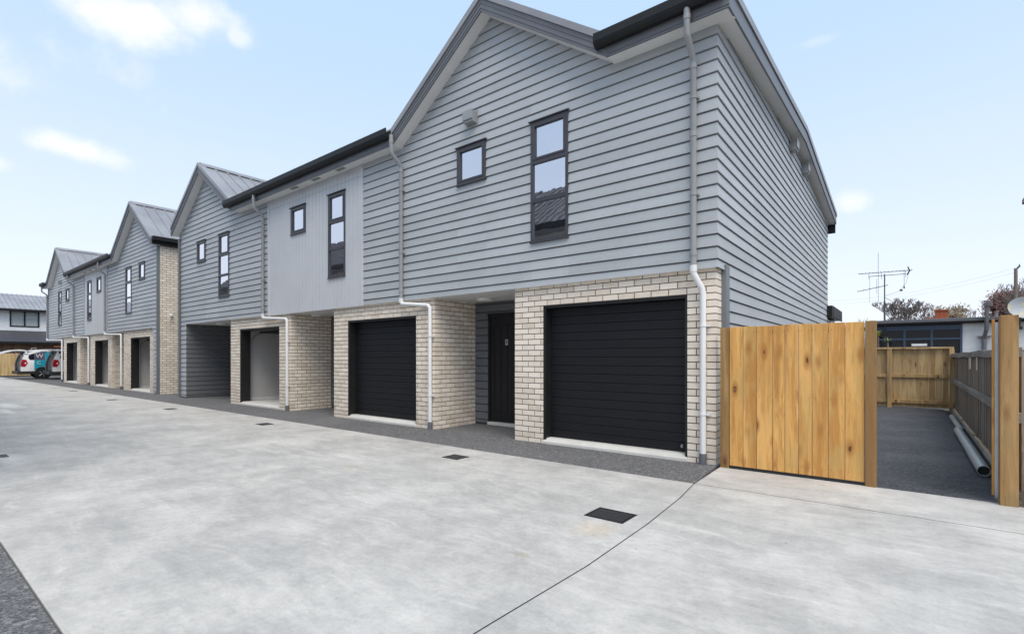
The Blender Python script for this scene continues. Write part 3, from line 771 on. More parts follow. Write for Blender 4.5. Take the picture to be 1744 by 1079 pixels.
# verge along the side wall: white soffit, grey barge, steel cap
def sof(y): return 5.40+(y-6.15)*.0585 if y <= YR else 5.40+(YR-6.15)*.0585-(y-YR)*.095
v = MB()
for a, b in ((6.152, YR), (YR, YBK+.1)):
    v.prism([(a, sof(a)), (b, sof(b)), (b, sof(b)+.012), (a, sof(a)+.012)], 'x', XR-.05, -1.642)
v.build('verge_soffit', M['soffit'], B1)
v = MB(); c = MB()
for a, b in ((6.13, YR), (YR, YBK+.1)):
    v.prism([(a, sof(a)-.012), (b, sof(b)-.012), (b, sof(b)+.20), (a, sof(a)+.20)], 'x', -1.64, -1.615)
    c.prism([(a-.0, sof(a)+.201), (b, sof(b)+.201), (b, sof(b)+.31), (a, sof(a)+.31)], 'x', -1.80, -1.595)
v.build('verge_board', M['barge'], B1, bevel=.003); c.build('verge_cap', M['roof'], B1, bevel=.003)
bb = MB(); bb.box(XL, -1.64, YBK+.1, YBK+.13, 4.95, 5.22); bb.build('back_fascia', M['dark'], B1)
# low lean-to roof at the back corner
lt = MB(); lt.box(-6, -1.702, YBK+.002, 19.6, 2.52, 2.78); lt.build('rear_roof', M['roof'], B1, bevel=.01)
lt = MB(); lt.box(-1.84, -1.68, YBK-.25, YBK+.0, 2.50, 2.82); lt.box(-1.70, -1.67, YBK+.0, 19.6, 2.50, 2.82); lt.build('rear_gutter', M['dark'], B1, bevel=.004)
downpipe(B1, -2.09, -2.0); downpipe(B1, -7.70, -6.97); downpipe(B1, -13.30, -12.20)
p = MB(); p.tube([(XL+.02, YF-.07, 5.3), (XL+.02, YF-.07, .02)], .03, 10); p.build('downpipe', M['trim'], B1, smooth=True)
vent_box(B1, Matrix.Translation((-5.88, YF-.02, 5.43)))
for y, z in ((11.25, 5.50), (12.7, 5.47)):
    vent_box(B1, Matrix.Translation((XR+.02, y, z)) @ Matrix.Rotation(R(90), 4, 'Z'))
def soffit_vents(parent, xs):
    for x in xs:
        v = MB(); v.box(x-.15, x+.15, 6.19, 6.28, ZS-.006, ZS-.0005)
        for k in range(5): v.box(x-.14, x+.14, 6.197+k*.016, 6.203+k*.016, ZS-.010, ZS-.0065)
        v.build('soffit_vent', M['vent'], parent)
M['vent'] = simple('vent_grey', (.30,.30,.29))
soffit_vents(B1, (-9.63, -10.61, -11.57))

# ================================================================== far block
B2 = thing('townhouse_block', 'farther grey townhouse row with cream brick end wall and open garages', 'house', (-30.6, YF, 0))
XR2, XL2 = -21.45, -40.0
clad = MB(); bri = MB(); mort = MB(); dclad = MB()
wC = [(-25.18, -24.42), (-23.5, -22.8)]; wP2 = [(-31.15, -30.42), (-29.5, -28.76)]; wD = [(-37.35, -36.6), (-35.6, -34.85)]
P20, P21 = -31.7, -27.82
siding(clad, front(YF), P21+.09, XR2, ZC, ZS+.03, [(*wC[0], *TZ), (*wC[1], *SZ)])
siding(clad, front(YF), XL2, P20-.09, ZC, ZS+.03, [(*wD[0], *TZ), (*wD[1], *SZ)])
for xc, hw in ((-23.8, 2.33), (-36.75, 2.38)):
    zt_ = ZS+hw*TANP+.05
    siding(clad, front(YF), xc-hw, xc+hw, ZS+.0301, zt_, (), lo=lambda z, xc=xc, hw=hw: xc-(ZS+.05+hw*TANP-z)/TANP, hi=lambda z, xc=xc, hw=hw: xc+(ZS+.05+hw*TANP-z)/TANP)
siding(clad, front(YF), -21.93, XR2, .03, ZC)
siding(clad, left(XL2), -YBK, -YF, ZC, ZS+.03)
for (a, b) in ((XL2+.03, wD[0][0]), (wD[0][1], wD[1][0]), (wD[1][1], wP2[0][0]), (wP2[0][1], wP2[1][0]), (wP2[1][1], wC[0][0]), (wC[0][1], wC[1][0]), (wC[1][1], XR2-.03)):
    clad.box(a, b, YF+.05, YF+.07, ZC+.012, ZS)
for (x, z) in ((wD[0], TZ), (wD[1], SZ), (wP2[0], TZ), (wP2[1], SZ), (wC[0], TZ), (wC[1], SZ)):
    clad.box(x[0], x[1], YF+.05, YF+.07, z[1], ZS); clad.box(x[0], x[1], YF+.05, YF+.07, ZC+.012, z[0])
clad.box(XL2+.03, XR2-.03, YBK-.05, YBK, 0, 5.2); clad.box(XL2+.03, -36.5, YF+.08, YBK-.1, ZC+.0, ZC+.05); clad.box(-36.55, -36.5, 8, YBK, 0, ZC)
unit(B2, -25.72, -21.93, -24.80, -22.49, True, mort, bri, side_right=False)
unit(B2, -30.95, -27.40, -30.15, -27.99, True, mort, bri, ph=1)
unit(B2, -36.45, -32.90, -35.84, -33.52, True, mort, bri, cab=True)
alcove(B2, -27.399, -25.721, dclad, door=(-27.2, -26.2), lamp=(-26.6, 7)); alcove(B2, -32.899, -30.951, dclad, door=(-32.5, -31.5), lamp=(-31.9, 7))
bricks(bri, right(XR2), 6.44, YBK, -.02, 5.62, (), 0); mort.box(XR2-.1, XR2, 6.435, YBK, -.03, 5.62)
clad.build('weatherboards', M['siding'], B2); o = bri.build('brick_end_wall', M['brick'], B2); mort.build('mortar_bed', M['mortar'], o)
sf = MB()
for a, b in ((-27.399, -25.721), (-32.899, -30.951), (XL2, -36.45)): sf.box(a, b, YF+.02, 7.95, ZC-.02, ZC+.01)
sf.build('porch_soffit', M['soffit'], B2)
panel_wall(B2, P20, P21, ZC-.01, ZS+.01, [(*wP2[0], *TZ), (*wP2[1], *SZ)])
for a, c in ((P20-.09, P20), (P21, P21+.09)): tr = MB(); tr.box(a, c, YF-.035, YF+.02, ZC-.015, ZS+.01); tr.build('panel_trim', M['trimlight'], B2)
ct = MB(); ct.box(XR2-.06, XR2+.02, YF-.035, 6.432, -.02, ZS+.1); ct.build('corner_post', M['trim'], B2)
ct = MB(); ct.box(XL2-.035, XL2+.03, YF-.035, YF+.04, ZC, ZS); ct.build('corner_trim', M['trim'], B2)
window(B2, *wC[0], *TZ, MU); window(B2, *wC[1], *SZ); window(B2, *wP2[0], *TZ, MU); window(B2, *wP2[1], *SZ); window(B2, *wD[0], *TZ, MU); window(B2, *wD[1], *SZ)
gable(B2, -23.8, 2.45); gable(B2, -36.75, 2.38)
main_roof(B2, XL2-.2, XR2-1, [(-34.4, -26.2), (XL2-.2, -39.1)])
flat_eave(B2, -34.37, -26.25); flat_eave(B2, XL2-.25, -39.13)
gutter_run(B2, -34.3, -26.3); gutter_run(B2, XL2-.4, -39.2)
# gutter along the brick end wall
gx = XR2+.12
g = MB(); g.box(gx, gx+.13, 6.16, YBK+.1, 5.55, 5.70); g.build('gutter', M['dark'], B2, bevel=.01)
g = MB(); g.box(XR2-.05, gx-.002, 6.16, YBK, 5.42, 5.60); g.build('fascia', M['dark'], B2)
downpipe(B2, -27.95, -25.88); downpipe(B2, -33.62, -31.08); downpipe(B2, XL2-.0, -36.62)
vent_box(B2, Matrix.Translation((-36.75, YF-.02, 5.50)))
soffit_vents(B2, (-29.0, -30.0, -31.0))
cm = MB(); cm.tube([(XR2, 6.80, 2.90), (XR2+.05, 6.80, 2.90)], .05, 14); cm.tube([(XR2+.05, 6.80, 2.89), (XR2+.17, 6.74, 2.86)], .035, 14)
cm.build('security_camera', M['white'], B2, smooth=True)

# ================================================================== grates in the lane
def grate(x0, x1, y0, y1, label):
    t = thing('drain_grate', label, 'drain', ((x0+x1)/2, (y0+y1)/2, 0), 'drain grates in a line along the lane')
    f = MB(); e = .016
    f.box(x0, x1, y0, y0+e, -.01, .005); f.box(x0, x1, y1-e, y1, -.01, .005); f.box(x0, x0+e, y0+e, y1-e, -.01, .005); f.box(x1-e, x1, y0+e, y1-e, -.01, .005)
    f.build('frame', M['black'], t)
    b = MB(); n = 14
    for i in range(n):
        x = x0+e+.006+i*(x1-x0-2*e-.012)/n; b.box(x, x+.011, y0+e, y1-e, -.004, .004)
    for j in range(1, 4): y = y0+(y1-y0)*j/4; b.box(x0+e, x1-e, y-.005, y+.005, -.003, .0035)
    b.build('grating', M['iron'], t)
    q = MB(); q.box(x0+e, x1-e, y0+e, y1-e, -.01, .0012); q.build('sump', M['black'], t)
M['iron'] = simple('cast_iron', (.045,.045,.047), .45)
grate(-2.13, -1.78, 3.68, 3.96, 'large black drain grate nearest the viewer with a rust stain')
grate(-4.86, -4.58, 4.66, 4.90, 'second black drain grate, in front of the first porch door')
grate(-10.2, -9.9, 4.68, 4.92, 'third black drain grate, in front of the middle closed garage')
grate(-15.1, -14.8, 4.6, 4.84, 'fourth drain grate, before the open garage of the near row')
grate(-19.8, -19.5, 4.5, 4.74, 'small distant drain grate near the gap between the rows')
grate(-26.0, -25.7, 4.72, 4.96, 'farthest drain grate in front of the far row')
grate(-9.70, -9.42, 1.03, 1.11, 'drain grate by itself on the near side of the lane')

# ================================================================== timber gate and posts
G = thing('timber_gate', 'closed gate of new golden pine boards beside the brick pier', 'gate', (-1.0, 6.36, 0))
b = MB(); xs = [-1.672, -1.52, -1.372, -1.205, -1.08, -.945, -.815, -.665, -.515, -.345]
tn = [.75, .3, .5, .62, .85, .35, .42, .9, .66]
for i, (a, c) in enumerate(zip(xs[:-1], xs[1:])):
    b.box(a+.0025, c-.0025, 6.330+.002*(i % 2), 6.352, .035, 1.685+random.uniform(-.004, .004)+.012*i/9, tone=tn[i])
b.build('board_panel', M['pine'], G, bevel=.002)
nl = MB()
for i, (a, c) in enumerate(zip(xs[:-1], xs[1:])):
    for z in (.12, .88, 1.62):
        for x in (a+.03, c-.03): nl.tube([(x, 6.3285, z), (x, 6.331, z)], .0032, 6)
nl.build('nails', M['iron'], G)
b = MB(); b.box(-1.67, -.345, 6.353, 6.39, .06, .10); b.box(-1.67, -.345, 6.353, 6.39, 1.60, 1.64); b.box(-1.67, -.345, 6.353, 6.39, .80, .84); b.box(-1.67, -1.63, 6.391, 6.42, .06, 1.64); b.box(-.39, -.35, 6.391, 6.42, .06, 1.64)
b.build('metal_frame', M['steel'], G)
b = MB(); b.box(-1.67, -.345, 6.336, 6.352, .012, .030); b.build('bottom_rail', M['black'], G)
b = MB(); b.box(-1.775, -1.678, 6.325, 6.425, -.02, 1.68, tone=.4); 
tag(b.build('gate_post', M['post'], None, bevel=.004), 'slim timber post between the brick pier and the gate boards', 'post')
b = MB(); b.box(-.340, -.245, 6.305, 6.405, -.02, 1.70, tone=.15)
tag(b.build('gate_post', M['post'], None, bevel=.004), 'brown timber post at the right end of the closed gate', 'post')
b = MB(); b.box(.655, .775, 6.24, 6.36, -.02, 1.70, tone=.75)
tag(b.build('gate_post', M['post'], None, bevel=.004), 'tall square timber post standing alone at far right', 'post')
G2 = thing('timber_gate', 'narrow open gate leaf seen edge on beside the right post', 'gate', (.63, 6.42, 0))
# leaf swung back, hinged at the post, runs away from the viewer
hx, hy = .662, 6.45; ang = math.atan2(hy+0.0, hx+0.00); dv = Vector((math.cos(ang), math.sin(ang), 0)); nv = Vector((-dv.y, dv.x, 0))
MM = Matrix((( dv.x, nv.x, 0, hx), (dv.y, nv.y, 0, hy), (0, 0, 1, 0), (0, 0, 0, 1)))
b = MB()
for i in range(7): b.box(i*.14+.001, i*.14+.138, .022, .042, .04, 1.68, tone=random.random(), M=MM)
b.build('board_panel', M['pine'], G2, bevel=.002)
b = MB()
for (a, c) in ((0, .04), (.93, .97)): b.box(a, c, -.018, .021, .02, 1.65, M=MM)
for z in (.06, .85, 1.61): b.box(.04, .93, -.018, .020, z, z+.04, M=MM)
b.build('metal_frame', M['steel'], G2)
b = MB()
for z in (.14, 1.55): b.box(-.012, .02, -.055, -.019, z, z+.14, M=MM); b.tube([MM @ Vector((-.006, -.045, z-.01)), MM @ Vector((-.006, -.045, z+.15))], .009, 8)
b.build('hinge', M['steel'], G2)

# ================================================================== back fence
F = thing('timber_fence', 'new light brown paling fence closing the end of the side yard', 'fence', (.1, 16.9, 0))
b = MB(); x = -1.8
while x < .83:
    w = random.uniform(.13, .155); b.box(x, min(x+w, .84)-.002, 16.94, 16.96, .03, 1.55, tone=random.random()); x += w
b.build('palings', M['fence'], F)
b = MB()
for z in (.12, .80): b.box(-1.8, .84, 16.895, 16.938, z, z+.09, tone=.4)
b.build('rail', M['fence'], F, bevel=.004)
b = MB(); b.box(-1.8, .93, 16.85, 16.98, 1.552, 1.60, tone=.6); b.build('capping', M['fence'], F, bevel=.004)
for x in (-1.65, -.42, .84):
    b = MB(); b.box(x, x+.10, 16.84, 16.936, -.02, 1.55, tone=.5); b.build('post', M['fence'], F, bevel=.005)

# old weathered fence along the right side
_ob = MB.build
def _shear(s_, *a, **k):
    s_.v = [(x+(y-6.7)*.008, y, z) for x, y, z in s_.v]; return _ob(s_, *a, **k)
MB.build = _shear
F = thing('timber_fence', 'old weathered grey paling fence leaning along the side yard', 'fence', (.82, 12, 0))
b = MB(); y = 6.75
while y < 16.9:
    w = random.uniform(.09, .105)
    if not (10.9 < y < 11.2 or 12.3 < y < 12.55): b.box(.855+random.uniform(-.004, .004), .875, y, y+w-.006, .04+random.uniform(0, .03), 1.40+random.uniform(-.02, .02), tone=random.random())
    else: b.box(.855, .875, y, y+w-.006, .04, 1.12, tone=.3)
    y += w
b.build('palings', M['oldwood'], F)
mwo = m_wood('weathered_rail', (.10,.088,.078), (.18,.165,.15), (.30,.28,.255), knots=False, along='y', green=(.17,.165,.11))
b = MB(); b.prism([(6.7, .70), (16.85, .70), (16.85, .80), (11.5, .795), (6.7, .80)], 'x', .80, .853, tone=.6); b.build('rail', mwo, F, bevel=.006)
b = MB()
ys_ = [6.7+i*.85 for i in range(13)]
for i in range(12): b.prism([(ys_[i], 1.33+.005*math.sin(i*1.9)), (ys_[i+1], 1.33+.012*math.sin((i+1)*1.9)), (ys_[i+1], 1.42+.012*math.sin((i+1)*1.9)), (ys_[i], 1.42+.005*math.sin(i*1.9))], 'x', .79, .853, tone=.5+.4*math.sin(i))
b.build('capping', mwo, F)
for y in (8.4, 11.9, 14.6):
    b = MB(); b.box(.88, .97, y, y+.09, -.02, 1.38, tone=.3); b.build('post', M['oldwood'], F)
b = MB(); b.box(.765, .80, 6.5, 16.85, -.03, .07, tone=.2)
tag(b.build('timber_edging', mwo), 'mossy timber edging board at the foot of the old fence', 'edging')
MB.build = _ob
# fence going off to the right behind the lone post
F = thing('timber_fence', 'dark weathered fence glimpsed to the right of the lone post', 'fence', (2.2, 6.9, 0))
b = MB(); x = .88
while x < 4.2:
    w = random.uniform(.09, .11); b.box(x, x+w-.006, 7.16, 7.18, .02, 1.36, tone=random.random()*.5); x += w
b.build('palings', simple('very_dark_timber', (.012,.011,.010), .8), F)
b = MB(); b.box(.88, 4.2, 7.09, 7.155, 1.29, 1.40, tone=.5); b.build('capping', mwo, F)
b = MB(); b.box(.9, 4.2, 7.10, 7.155, .62, .72, tone=.2); b.build('rail', simple('mossy_rail', (.05,.075,.045), .8), F)
# pvc pipes on the asphalt
def pvc(p0, p1, r, label):
    t = thing('plastic_pipe', label, 'pipe', (p0[0], p0[1], 0), 'loose pvc pipes by the old fence')
    a, b_ = Vector((*p0, r-.004)), Vector((*p1, r-.004))
    m = MB(); n = 20; d = (b_-a).normalized(); s = d.cross(Vector((0,0,1))).normalized()
    for (rr, inv) in ((r, 0), (r-.006, 1)):
        i0 = len(m.v)
        for p in (a, b_):
            for k in range(n):
                th = 2*math.pi*k/n; m.v.append(tuple(p+s*math.cos(th)*rr+Vector((0,0,1))*math.sin(th)*rr))
        for k in range(n):
            k2 = (k+1) % n; q = (i0+k, i0+k2, i0+n+k2, i0+n+k); m.face(q[::-1] if inv else q)
    for e in (0, n):
        for k in range(n): k2 = (k+1) % n; m.face((e+k, e+k2, 2*n+e+k2, 2*n+e+k))
    m.build('pipe_wall', M['greypvc'], t, smooth=True)
    c = MB(); c.tube([a+d*.0+d*(b_-a).length*.02, a+d*(b_-a).length*.05], r-.007, n); c.build('dark_bore', M['black'], t)
    for q in (a,):
        pass
M['greypvc'] = simple('silver_grey_pvc', (.34,.38,.40), .32)
pvc((.675, 7.66), (.70, 11.7), .060, 'longer grey plastic pipe lying nearest the viewer')
pvc((.748, 11.75), (.765, 14.5), .048, 'shorter grey plastic pipe lying beyond the longer one')

# ================================================================== house behind the yard
H = thing('bungalow', 'low white bungalow with navy blue window frames behind the yard fence', 'house', (1, 22, 0))
mw = simple('white_blockwork', (.84,.85,.86), .7); mn = simple('navy_blue_paint', (.05,.08,.14), .45); 
b = MB(); y0 = 22.0
z = 0
wx0, wx1, wz0, wz1 = -.9, 1.42, 1.2, 2.42
while z < 2.45:
    zz = min(z+.195, 2.45)
    for (a, c) in ((-1.0, wx0), (wx1, 6.5)): b.box(a, c, y0, y0+.15, z, zz-.006)
    z += .2
for (a, c) in ((-1.0, wx0), (wx1, 6.5)): b.box(a, c, y0+.006, y0+.149, 0, 2.45)
b.box(-1, 6.5, 28, 28.1, 0, 2.5); b.box(-1, -.9, y0+.16, 28, 0, 2.5); b.box(6.4, 6.5, y0+.16, 28, 0, 2.5); b.box(wx0, wx1, y0, y0+.15, 0, wz0)
b.build('wall', mw, H)
b = MB(); b.box(-1.15, 6.8, 21.80, 28.3, 2.55, 2.62); b.build('roof', simple('grey_roof_sheet', (.18,.185,.20), .5), H)
b = MB(); b.box(-1.15, 6.8, 21.70, 21.798, 2.50, 2.615); b.build('gutter', simple('gutter_grey', (.12,.125,.14), .4), H, bevel=.015)
b = MB(); b.box(-1.1, 6.8, 21.82, 21.99, 2.44, 2.50); b.build('soffit', M['black'], H)
f = MB(); W_ = .06
f.box(wx0, wx1, y0-.05, y0+.08, wz1-.16, wz1); f.box(wx0, wx1, y0-.05, y0+.08, wz0, wz0+.06)
for x in (wx0, -.10, .62, wx1-W_): f.box(x, x+W_, y0-.052, y0+.08, wz0+.06, wz1-.16)
for (a, c) in ((wx0+W_, -.10), (-.10+W_, .62), (.62+W_, wx1-W_)): f.box(a, c, y0-.045, y0+.08, 1.93, 1.99)
fo = f.build('window', mn, H)
for (a, c) in ((wx0+W_, -.10), (-.10+W_, .62), (.62+W_, wx1-W_)):
    for (p_, q_) in ((wz0+.06, 1.93), (1.99, wz1-.16)):
        g = MB(); g.box(a, c, y0+.02, y0+.028, p_, q_); g.build('pane', M['darkglass'] if 'darkglass' in M else M.setdefault('darkglass', simple('dark_window_glass', (.012,.014,.018), .06)), fo)
b = MB(); b.box(.10, .55, y0-.08, y0-.06, 1.50, 1.62); b.box(.12, .53, y0-.09, y0-.081, 1.72, 1.80); b.build('awning_slat', mw, H)
b = MB(); b.tube([(1.93, 21.9, 0), (1.93, 21.9, 1.95)], .06, 12); b.tube([(1.93, 21.9, 1.95), (1.96, 21.62, 2.2), (1.97, 21.58, 3.0)], .055, 12)
for z in (2.96, 3.02, 3.08): b.tube([(1.97, 21.58, z), (1.97, 21.58, z+.025)], .13, 14)
b.box(1.78, 2.1, 21.85, 21.99, 1.98, 2.02)
b.build('flue_pipe', simple('flue_metal', (.22,.21,.23), .4, .3), H, smooth=True)
b = MB(); b.box(2.25, 2.5, 21.86, 21.99, 1.66, 1.78); b.box(3.0, 3.4, 21.93, 21.99, 1.72, 1.84); b.build('wall_box', M['steel'], H)
H = thing('brick_chimney', 'orange red brick chimney rising behind the bungalow roof', 'chimney', (1.1, 26.0, 0))
mrb = simple('red_brick', (.36,.10,.045), .85)
b = MB(); z = 2.2
for k in range(11):
    for j in range(3): b.box(.86+j*.13, .98+j*.13, 25.4, 25.8, z, z+.075, tone=random.random())
    if k < 8:
        for j in range(2): b.box(.61+j*.125, .73+j*.125, 25.4, 25.8, z, z+.075, tone=random.random())
    z += .085
b.box(.87, 1.23, 25.41, 25.79, 2.2, z); b.build('brick_stack', mrb, H)
b = MB(); b.box(.84, 1.26, 25.36, 25.84, z+.001, z+.035); b.build('chimney_cap', mrb, H)
H = thing('shed', 'red roofed shed just showing above the closed gate', 'shed', (-4, 27, 0))
b = MB(); b.box(-8, -1.45, 26, 30, 0, 2.5); b.build('wall', mw, H)
b = MB(); b.prism([(25.7, 2.50), (28, 2.86), (30.3, 2.50), (30.3, 2.44), (25.7, 2.44)], 'x', -8.2, -1.6); b.build('roof', simple('red_roof_paint', (.42,.09,.06), .6), H)

# tv antenna
A = thing('tv_antenna', 'spindly tv antenna on a tall mast above the bungalow roof', 'antenna', (-.62, 21.9, 2.6))
am = simple('antenna_metal', (.10,.095,.11), .5, .4)
y0 = 21.9
b = MB(); b.tube([(-.62, y0, 2.3), (-.62, y0, 3.3)], .028, 8); b.tube([(-.62, y0, 3.3), (-.62, y0, 4.25)], .018, 8); b.tube([(-.62, y0, 3.45), (-.2, y0, 3.1), (-.15, y0+.8, 2.6)], .008, 5); b.build('mast', am, A)
def boom(x0, z0, x1, z1, els, hw_, thick=.012, vertical=False):
    b = MB(); b.tube([(x0, y0, z0), (x1, y0, z1)], thick, 6); o = b.build('boom', am, A)
    e = MB()
    for t in els:
        x = x0+(x1-x0)*t; z = z0+(z1-z0)*t; h_ = hw_(t) if callable(hw_) else hw_
        if vertical: e.tube([(x, y0, z-h_), (x, y0, z+h_)], .006, 5)
        else: e.tube([(x, y0-h_, z+.01), (x, y0+h_, z+.01)], .007, 5)
    e.build('elements', am, o)
boom(-1.37, 4.33, .13, 4.31, [i/14 for i in range(15)], .14)
boom(-1.07, 4.21, -.04, 4.20, [0, .35, 1.0], lambda t: .12 if t else .1, .011, True)
boom(-1.40, 3.70, -.52, 3.86, [0, .2, .42, .64, .9], .16)
b = MB(); b.tube([(-.80, y0, 3.22), (-.80, y0, 5.02)], .006, 5); b.tube([(-1.05, y0, 3.28), (-1.05, y0, 4.2)], .004, 5); b.tube([(-.85, y0, 3.6), (-.85, y0, 4.1)], .004, 5); b.build('whip', am, A)
b = MB(); b.tube([(.02, y0-.1, 4.42), (.07, y0, 4.30), (.0, y0+.1, 4.18)], .02, 6); b.tube([(-.08, y0, 4.3), (-.08, y0, 3.75)], .006, 5); b.tube([(.05, y0, 4.25), (-.02, y0, 3.9), (-.22, y0, 3.62), (-.4, y0, 3.55), (-.6, y0, 3.5)], .004, 5)
b.box(-.10, -.06, y0-.03, y0+.03, 3.70, 3.78); b.box(-.2, -.12, y0-.03, y0+.03, 3.62, 3.68); b.build('cable', am, A)
# satellite dish
Dm = thing('satellite_dish', 'pale round satellite dish on the right end of roof', 'satellite dish', (2.78, 21.4, 2.6))
b = MB(); n = 24; cen = Vector((2.76, 21.3, 2.80)); ax = Vector((.25, -1, .25)).normalized(); sa = ax.cross(Vector((0,0,1))).normalized(); ua = sa.cross(ax).normalized()
rings = [(0, 0), (.15, .012), (.3, .05), (.42, .10)]
idx = []
for (r_, d_) in rings:
    idx.append(len(b.v))
    for k in range(n): th = 2*math.pi*k/n; b.v.append(tuple(cen+sa*(r_*1.0+.001)*math.cos(th)+ua*(r_*.80+.001)*math.sin(th)+ax*d_))
for i in range(3):
    for k in range(n): k2 = (k+1) % n; b.face((idx[i]+k, idx[i]+k2, idx[i+1]+k2, idx[i+1]+k))
db = Mat('dish_lichen', (.4,.42,.44), .6); nn = db.noise(6, 6, .7); db.set('Base Color', db.mix(db.rng(nn, .5, .62), (.36,.39,.43), (.50,.47,.28))); 
b.build('reflector', db.m, Dm, smooth=True)
b = MB(); b.tube([(2.76, 21.36, 2.75), (2.72, 21.5, 2.55), (2.72, 21.9, 2.3)], .025, 8); b.tube([cen-ua*.33, cen+ax*.42-ua*.05], .01, 6); b.box(2.6, 2.8, 21.9, 21.98, 2.2, 2.3); b.build('arm', am, Dm)
# spiky plants at the window
def spiky(loc, n, ln, label, colr):
    t = thing('spiky_plant', label, 'plant', loc); m = MB()
    for i in range(n):
        a = random.uniform(0, 2*math.pi); e = random.uniform(.1, 1.3); l = ln*random.uniform(.6, 1); p = Vector(loc); w = .022
        sd_ = Vector((-math.sin(a), math.cos(a), 0)); prev = None
        for k in range(5):
            tt = k/4; q = p+Vector((math.cos(a)*math.cos(e), math.sin(a)*math.cos(e), math.sin(e)))*l*tt+Vector((0,0,-.35*l*tt*tt)); ww = w*(1-tt*.9)
            cur = (tuple(q-sd_*ww), tuple(q+sd_*ww))
            if prev: m.tone = random.random(); m.quad(prev[0], prev[1], cur[1], cur[0])
            prev = cur
    m.build('leaves', colr, t)
    s = MB(); s.tube([(loc[0], loc[1], 0), (loc[0]+.02, loc[1], loc[2]*.5), loc], [.035, .03, .025], 8); s.build('stem', M['oldwood'], t)
lf = Mat('strappy_leaf', (.2,.28,.05), .5); lf.set('Base Color', lf.mix(lf.tonev(), (.10,.17,.03), (.52,.48,.08)))
spiky((-.76, 20.6, 2.05), 40, .38, 'yellow green spiky plant, taller and left of the two by the window', lf.m)
lf2 = Mat('strappy_leaf_green', (.2,.28,.05), .5); lf2.set('Base Color', lf2.mix(lf2.tonev(), (.07,.13,.03), (.26,.34,.10)))
spiky((-.50, 20.6, 1.83), 36, .34, 'greener spiky plant, lower and right of the two by the window', lf2.m)

# ================================================================== trees and poles beyond
bark = simple('grey_bark', (.20,.172,.165), .9); bark2 = simple('reddish_bark', (.20,.10,.10), .9)
def bare_tree(x, y, h, spread, label, mat, depth=6, seed=1, leaf=None, nleaf=0, lsize=.12, base_z=0, low=.25, thick=.62, wf=1.0):
    rnd = random.Random(seed); t = thing('tree', label, 'tree', (x, y, base_z), 'bare winter trees behind the bungalow')
    tr_ = MB(); cr = MB(); tips = []
    def grow(p, d, l, r, k):
        q = p+d*l; mid_ = p+d*l*.5+Vector((rnd.uniform(-1,1), rnd.uniform(-1,1), rnd.uniform(-.3,.6)))*l*.06
        (tr_ if k == 0 else cr).tube([p, mid_, q], [r, r*.86, r*.7], 6 if k < 2 else 4 if k < 4 else 3, caps=False)
        if k >= depth: tips.append(q); return
        n = rnd.choice((2, 3, 3)) if k < depth-1 else 3
        for i in range(n):
            a = rnd.uniform(0, 2*math.pi); s = rnd.uniform(.35, .8)*spread
            v_ = Vector((math.cos(a)*s, math.sin(a)*s, rnd.uniform(.35, 1.0)))
            nd = (d*.75+v_).normalized(); grow(q, nd, l*rnd.uniform(.62, .84), max(r*.62*rnd.uniform(.8, 1), .022*thick), k+1)
        if k >= 1 and rnd.random() < .7:
            nd = (d*.3+Vector((rnd.uniform(-1,1), rnd.uniform(-1,1), .5))).normalized(); grow(mid_, nd, l*.6, max(r*.45, .02*thick), min(depth, k+2))
    grow(Vector((x, y, base_z)), Vector((0, 0, 1)), h*low, h*.030*thick, 0)
    top = max(q.z for q in tips); 
    sc = h/(top-base_z)
    for mb_ in (tr_, cr):
        mb_.v = [(x+(vx-x)*sc*wf, y+(vy-y)*sc*wf, base_z+(vz-base_z)*sc) for vx, vy, vz in mb_.v]
    if leaf:
        lm = MB()
        for i in range(nleaf):
            q = rnd.choice(tips); q = Vector((x+(q.x-x)*sc*wf, y+(q.y-y)*sc*wf, base_z+(q.z-base_z)*sc))
            c_ = q+Vector((rnd.gauss(0, .3), rnd.gauss(0, .3), rnd.gauss(0, .25))); a = Vector((rnd.gauss(0,1), rnd.gauss(0,1), rnd.gauss(0,1))).normalized(); b_ = a.orthogonal().normalized()
            s = lsize*rnd.uniform(.5, 1.2); lm.tone = rnd.random(); lm.quad(c_-a*s, c_-b_*s*.5, c_+a*s, c_+b_*s*.5)
        lm.build('foliage', leaf, t)
    tr_.build('trunk', mat, t); cr.build('crown', mat, t)
def atpx(u, D_):
    tt = (u-872)/854.5; return (D_*(-math.sin(YAW)+tt*math.cos(YAW)), D_*(math.cos(YAW)+tt*math.sin(YAW)))
aut = Mat('autumn_leaf', (.3,.25,.12), .8); aut.set('Base Color', aut.mix(aut.tonev(), (.13,.105,.075), (.27,.21,.13)))
redl = Mat('dull_red_leaf', (.2,.08,.07), .8); redl.set('Base Color', redl.mix(redl.tonev(), (.10,.05,.048), (.20,.10,.09)))
def H_(v, D_): return CAMH+(609-v)*D_/854.5
x, y = atpx(1530, 55); bare_tree(x, y, H_(508, 55), 1.1, 'large round headed bare tree directly behind the antenna mast', bark, 7, 4, low=.16, wf=1.5)
x, y = atpx(1576, 62); bare_tree(x, y, H_(517, 62), .9, 'thin bare tree left of the red brick chimney', bark, 6, 8, low=.2, wf=1.3)
x, y = atpx(1478, 70); bare_tree(x, y, H_(548, 70)+.6, 1.0, 'small low bare tree above the closed gate', bark, 5, 5, low=.25)
x, y = atpx(1616, 62); bare_tree(x, y, H_(524, 62), .8, 'tan leaved tree just right of the brick chimney', bark, 5, 12, leaf=aut.m, nleaf=2200, lsize=.16, low=.25)
x, y = atpx(1637, 66); bare_tree(x, y, H_(521, 66), .5, 'narrow upright tan tree midway between chimney and flue pipe', bark, 5, 14, leaf=aut.m, nleaf=1800, lsize=.16, low=.25)
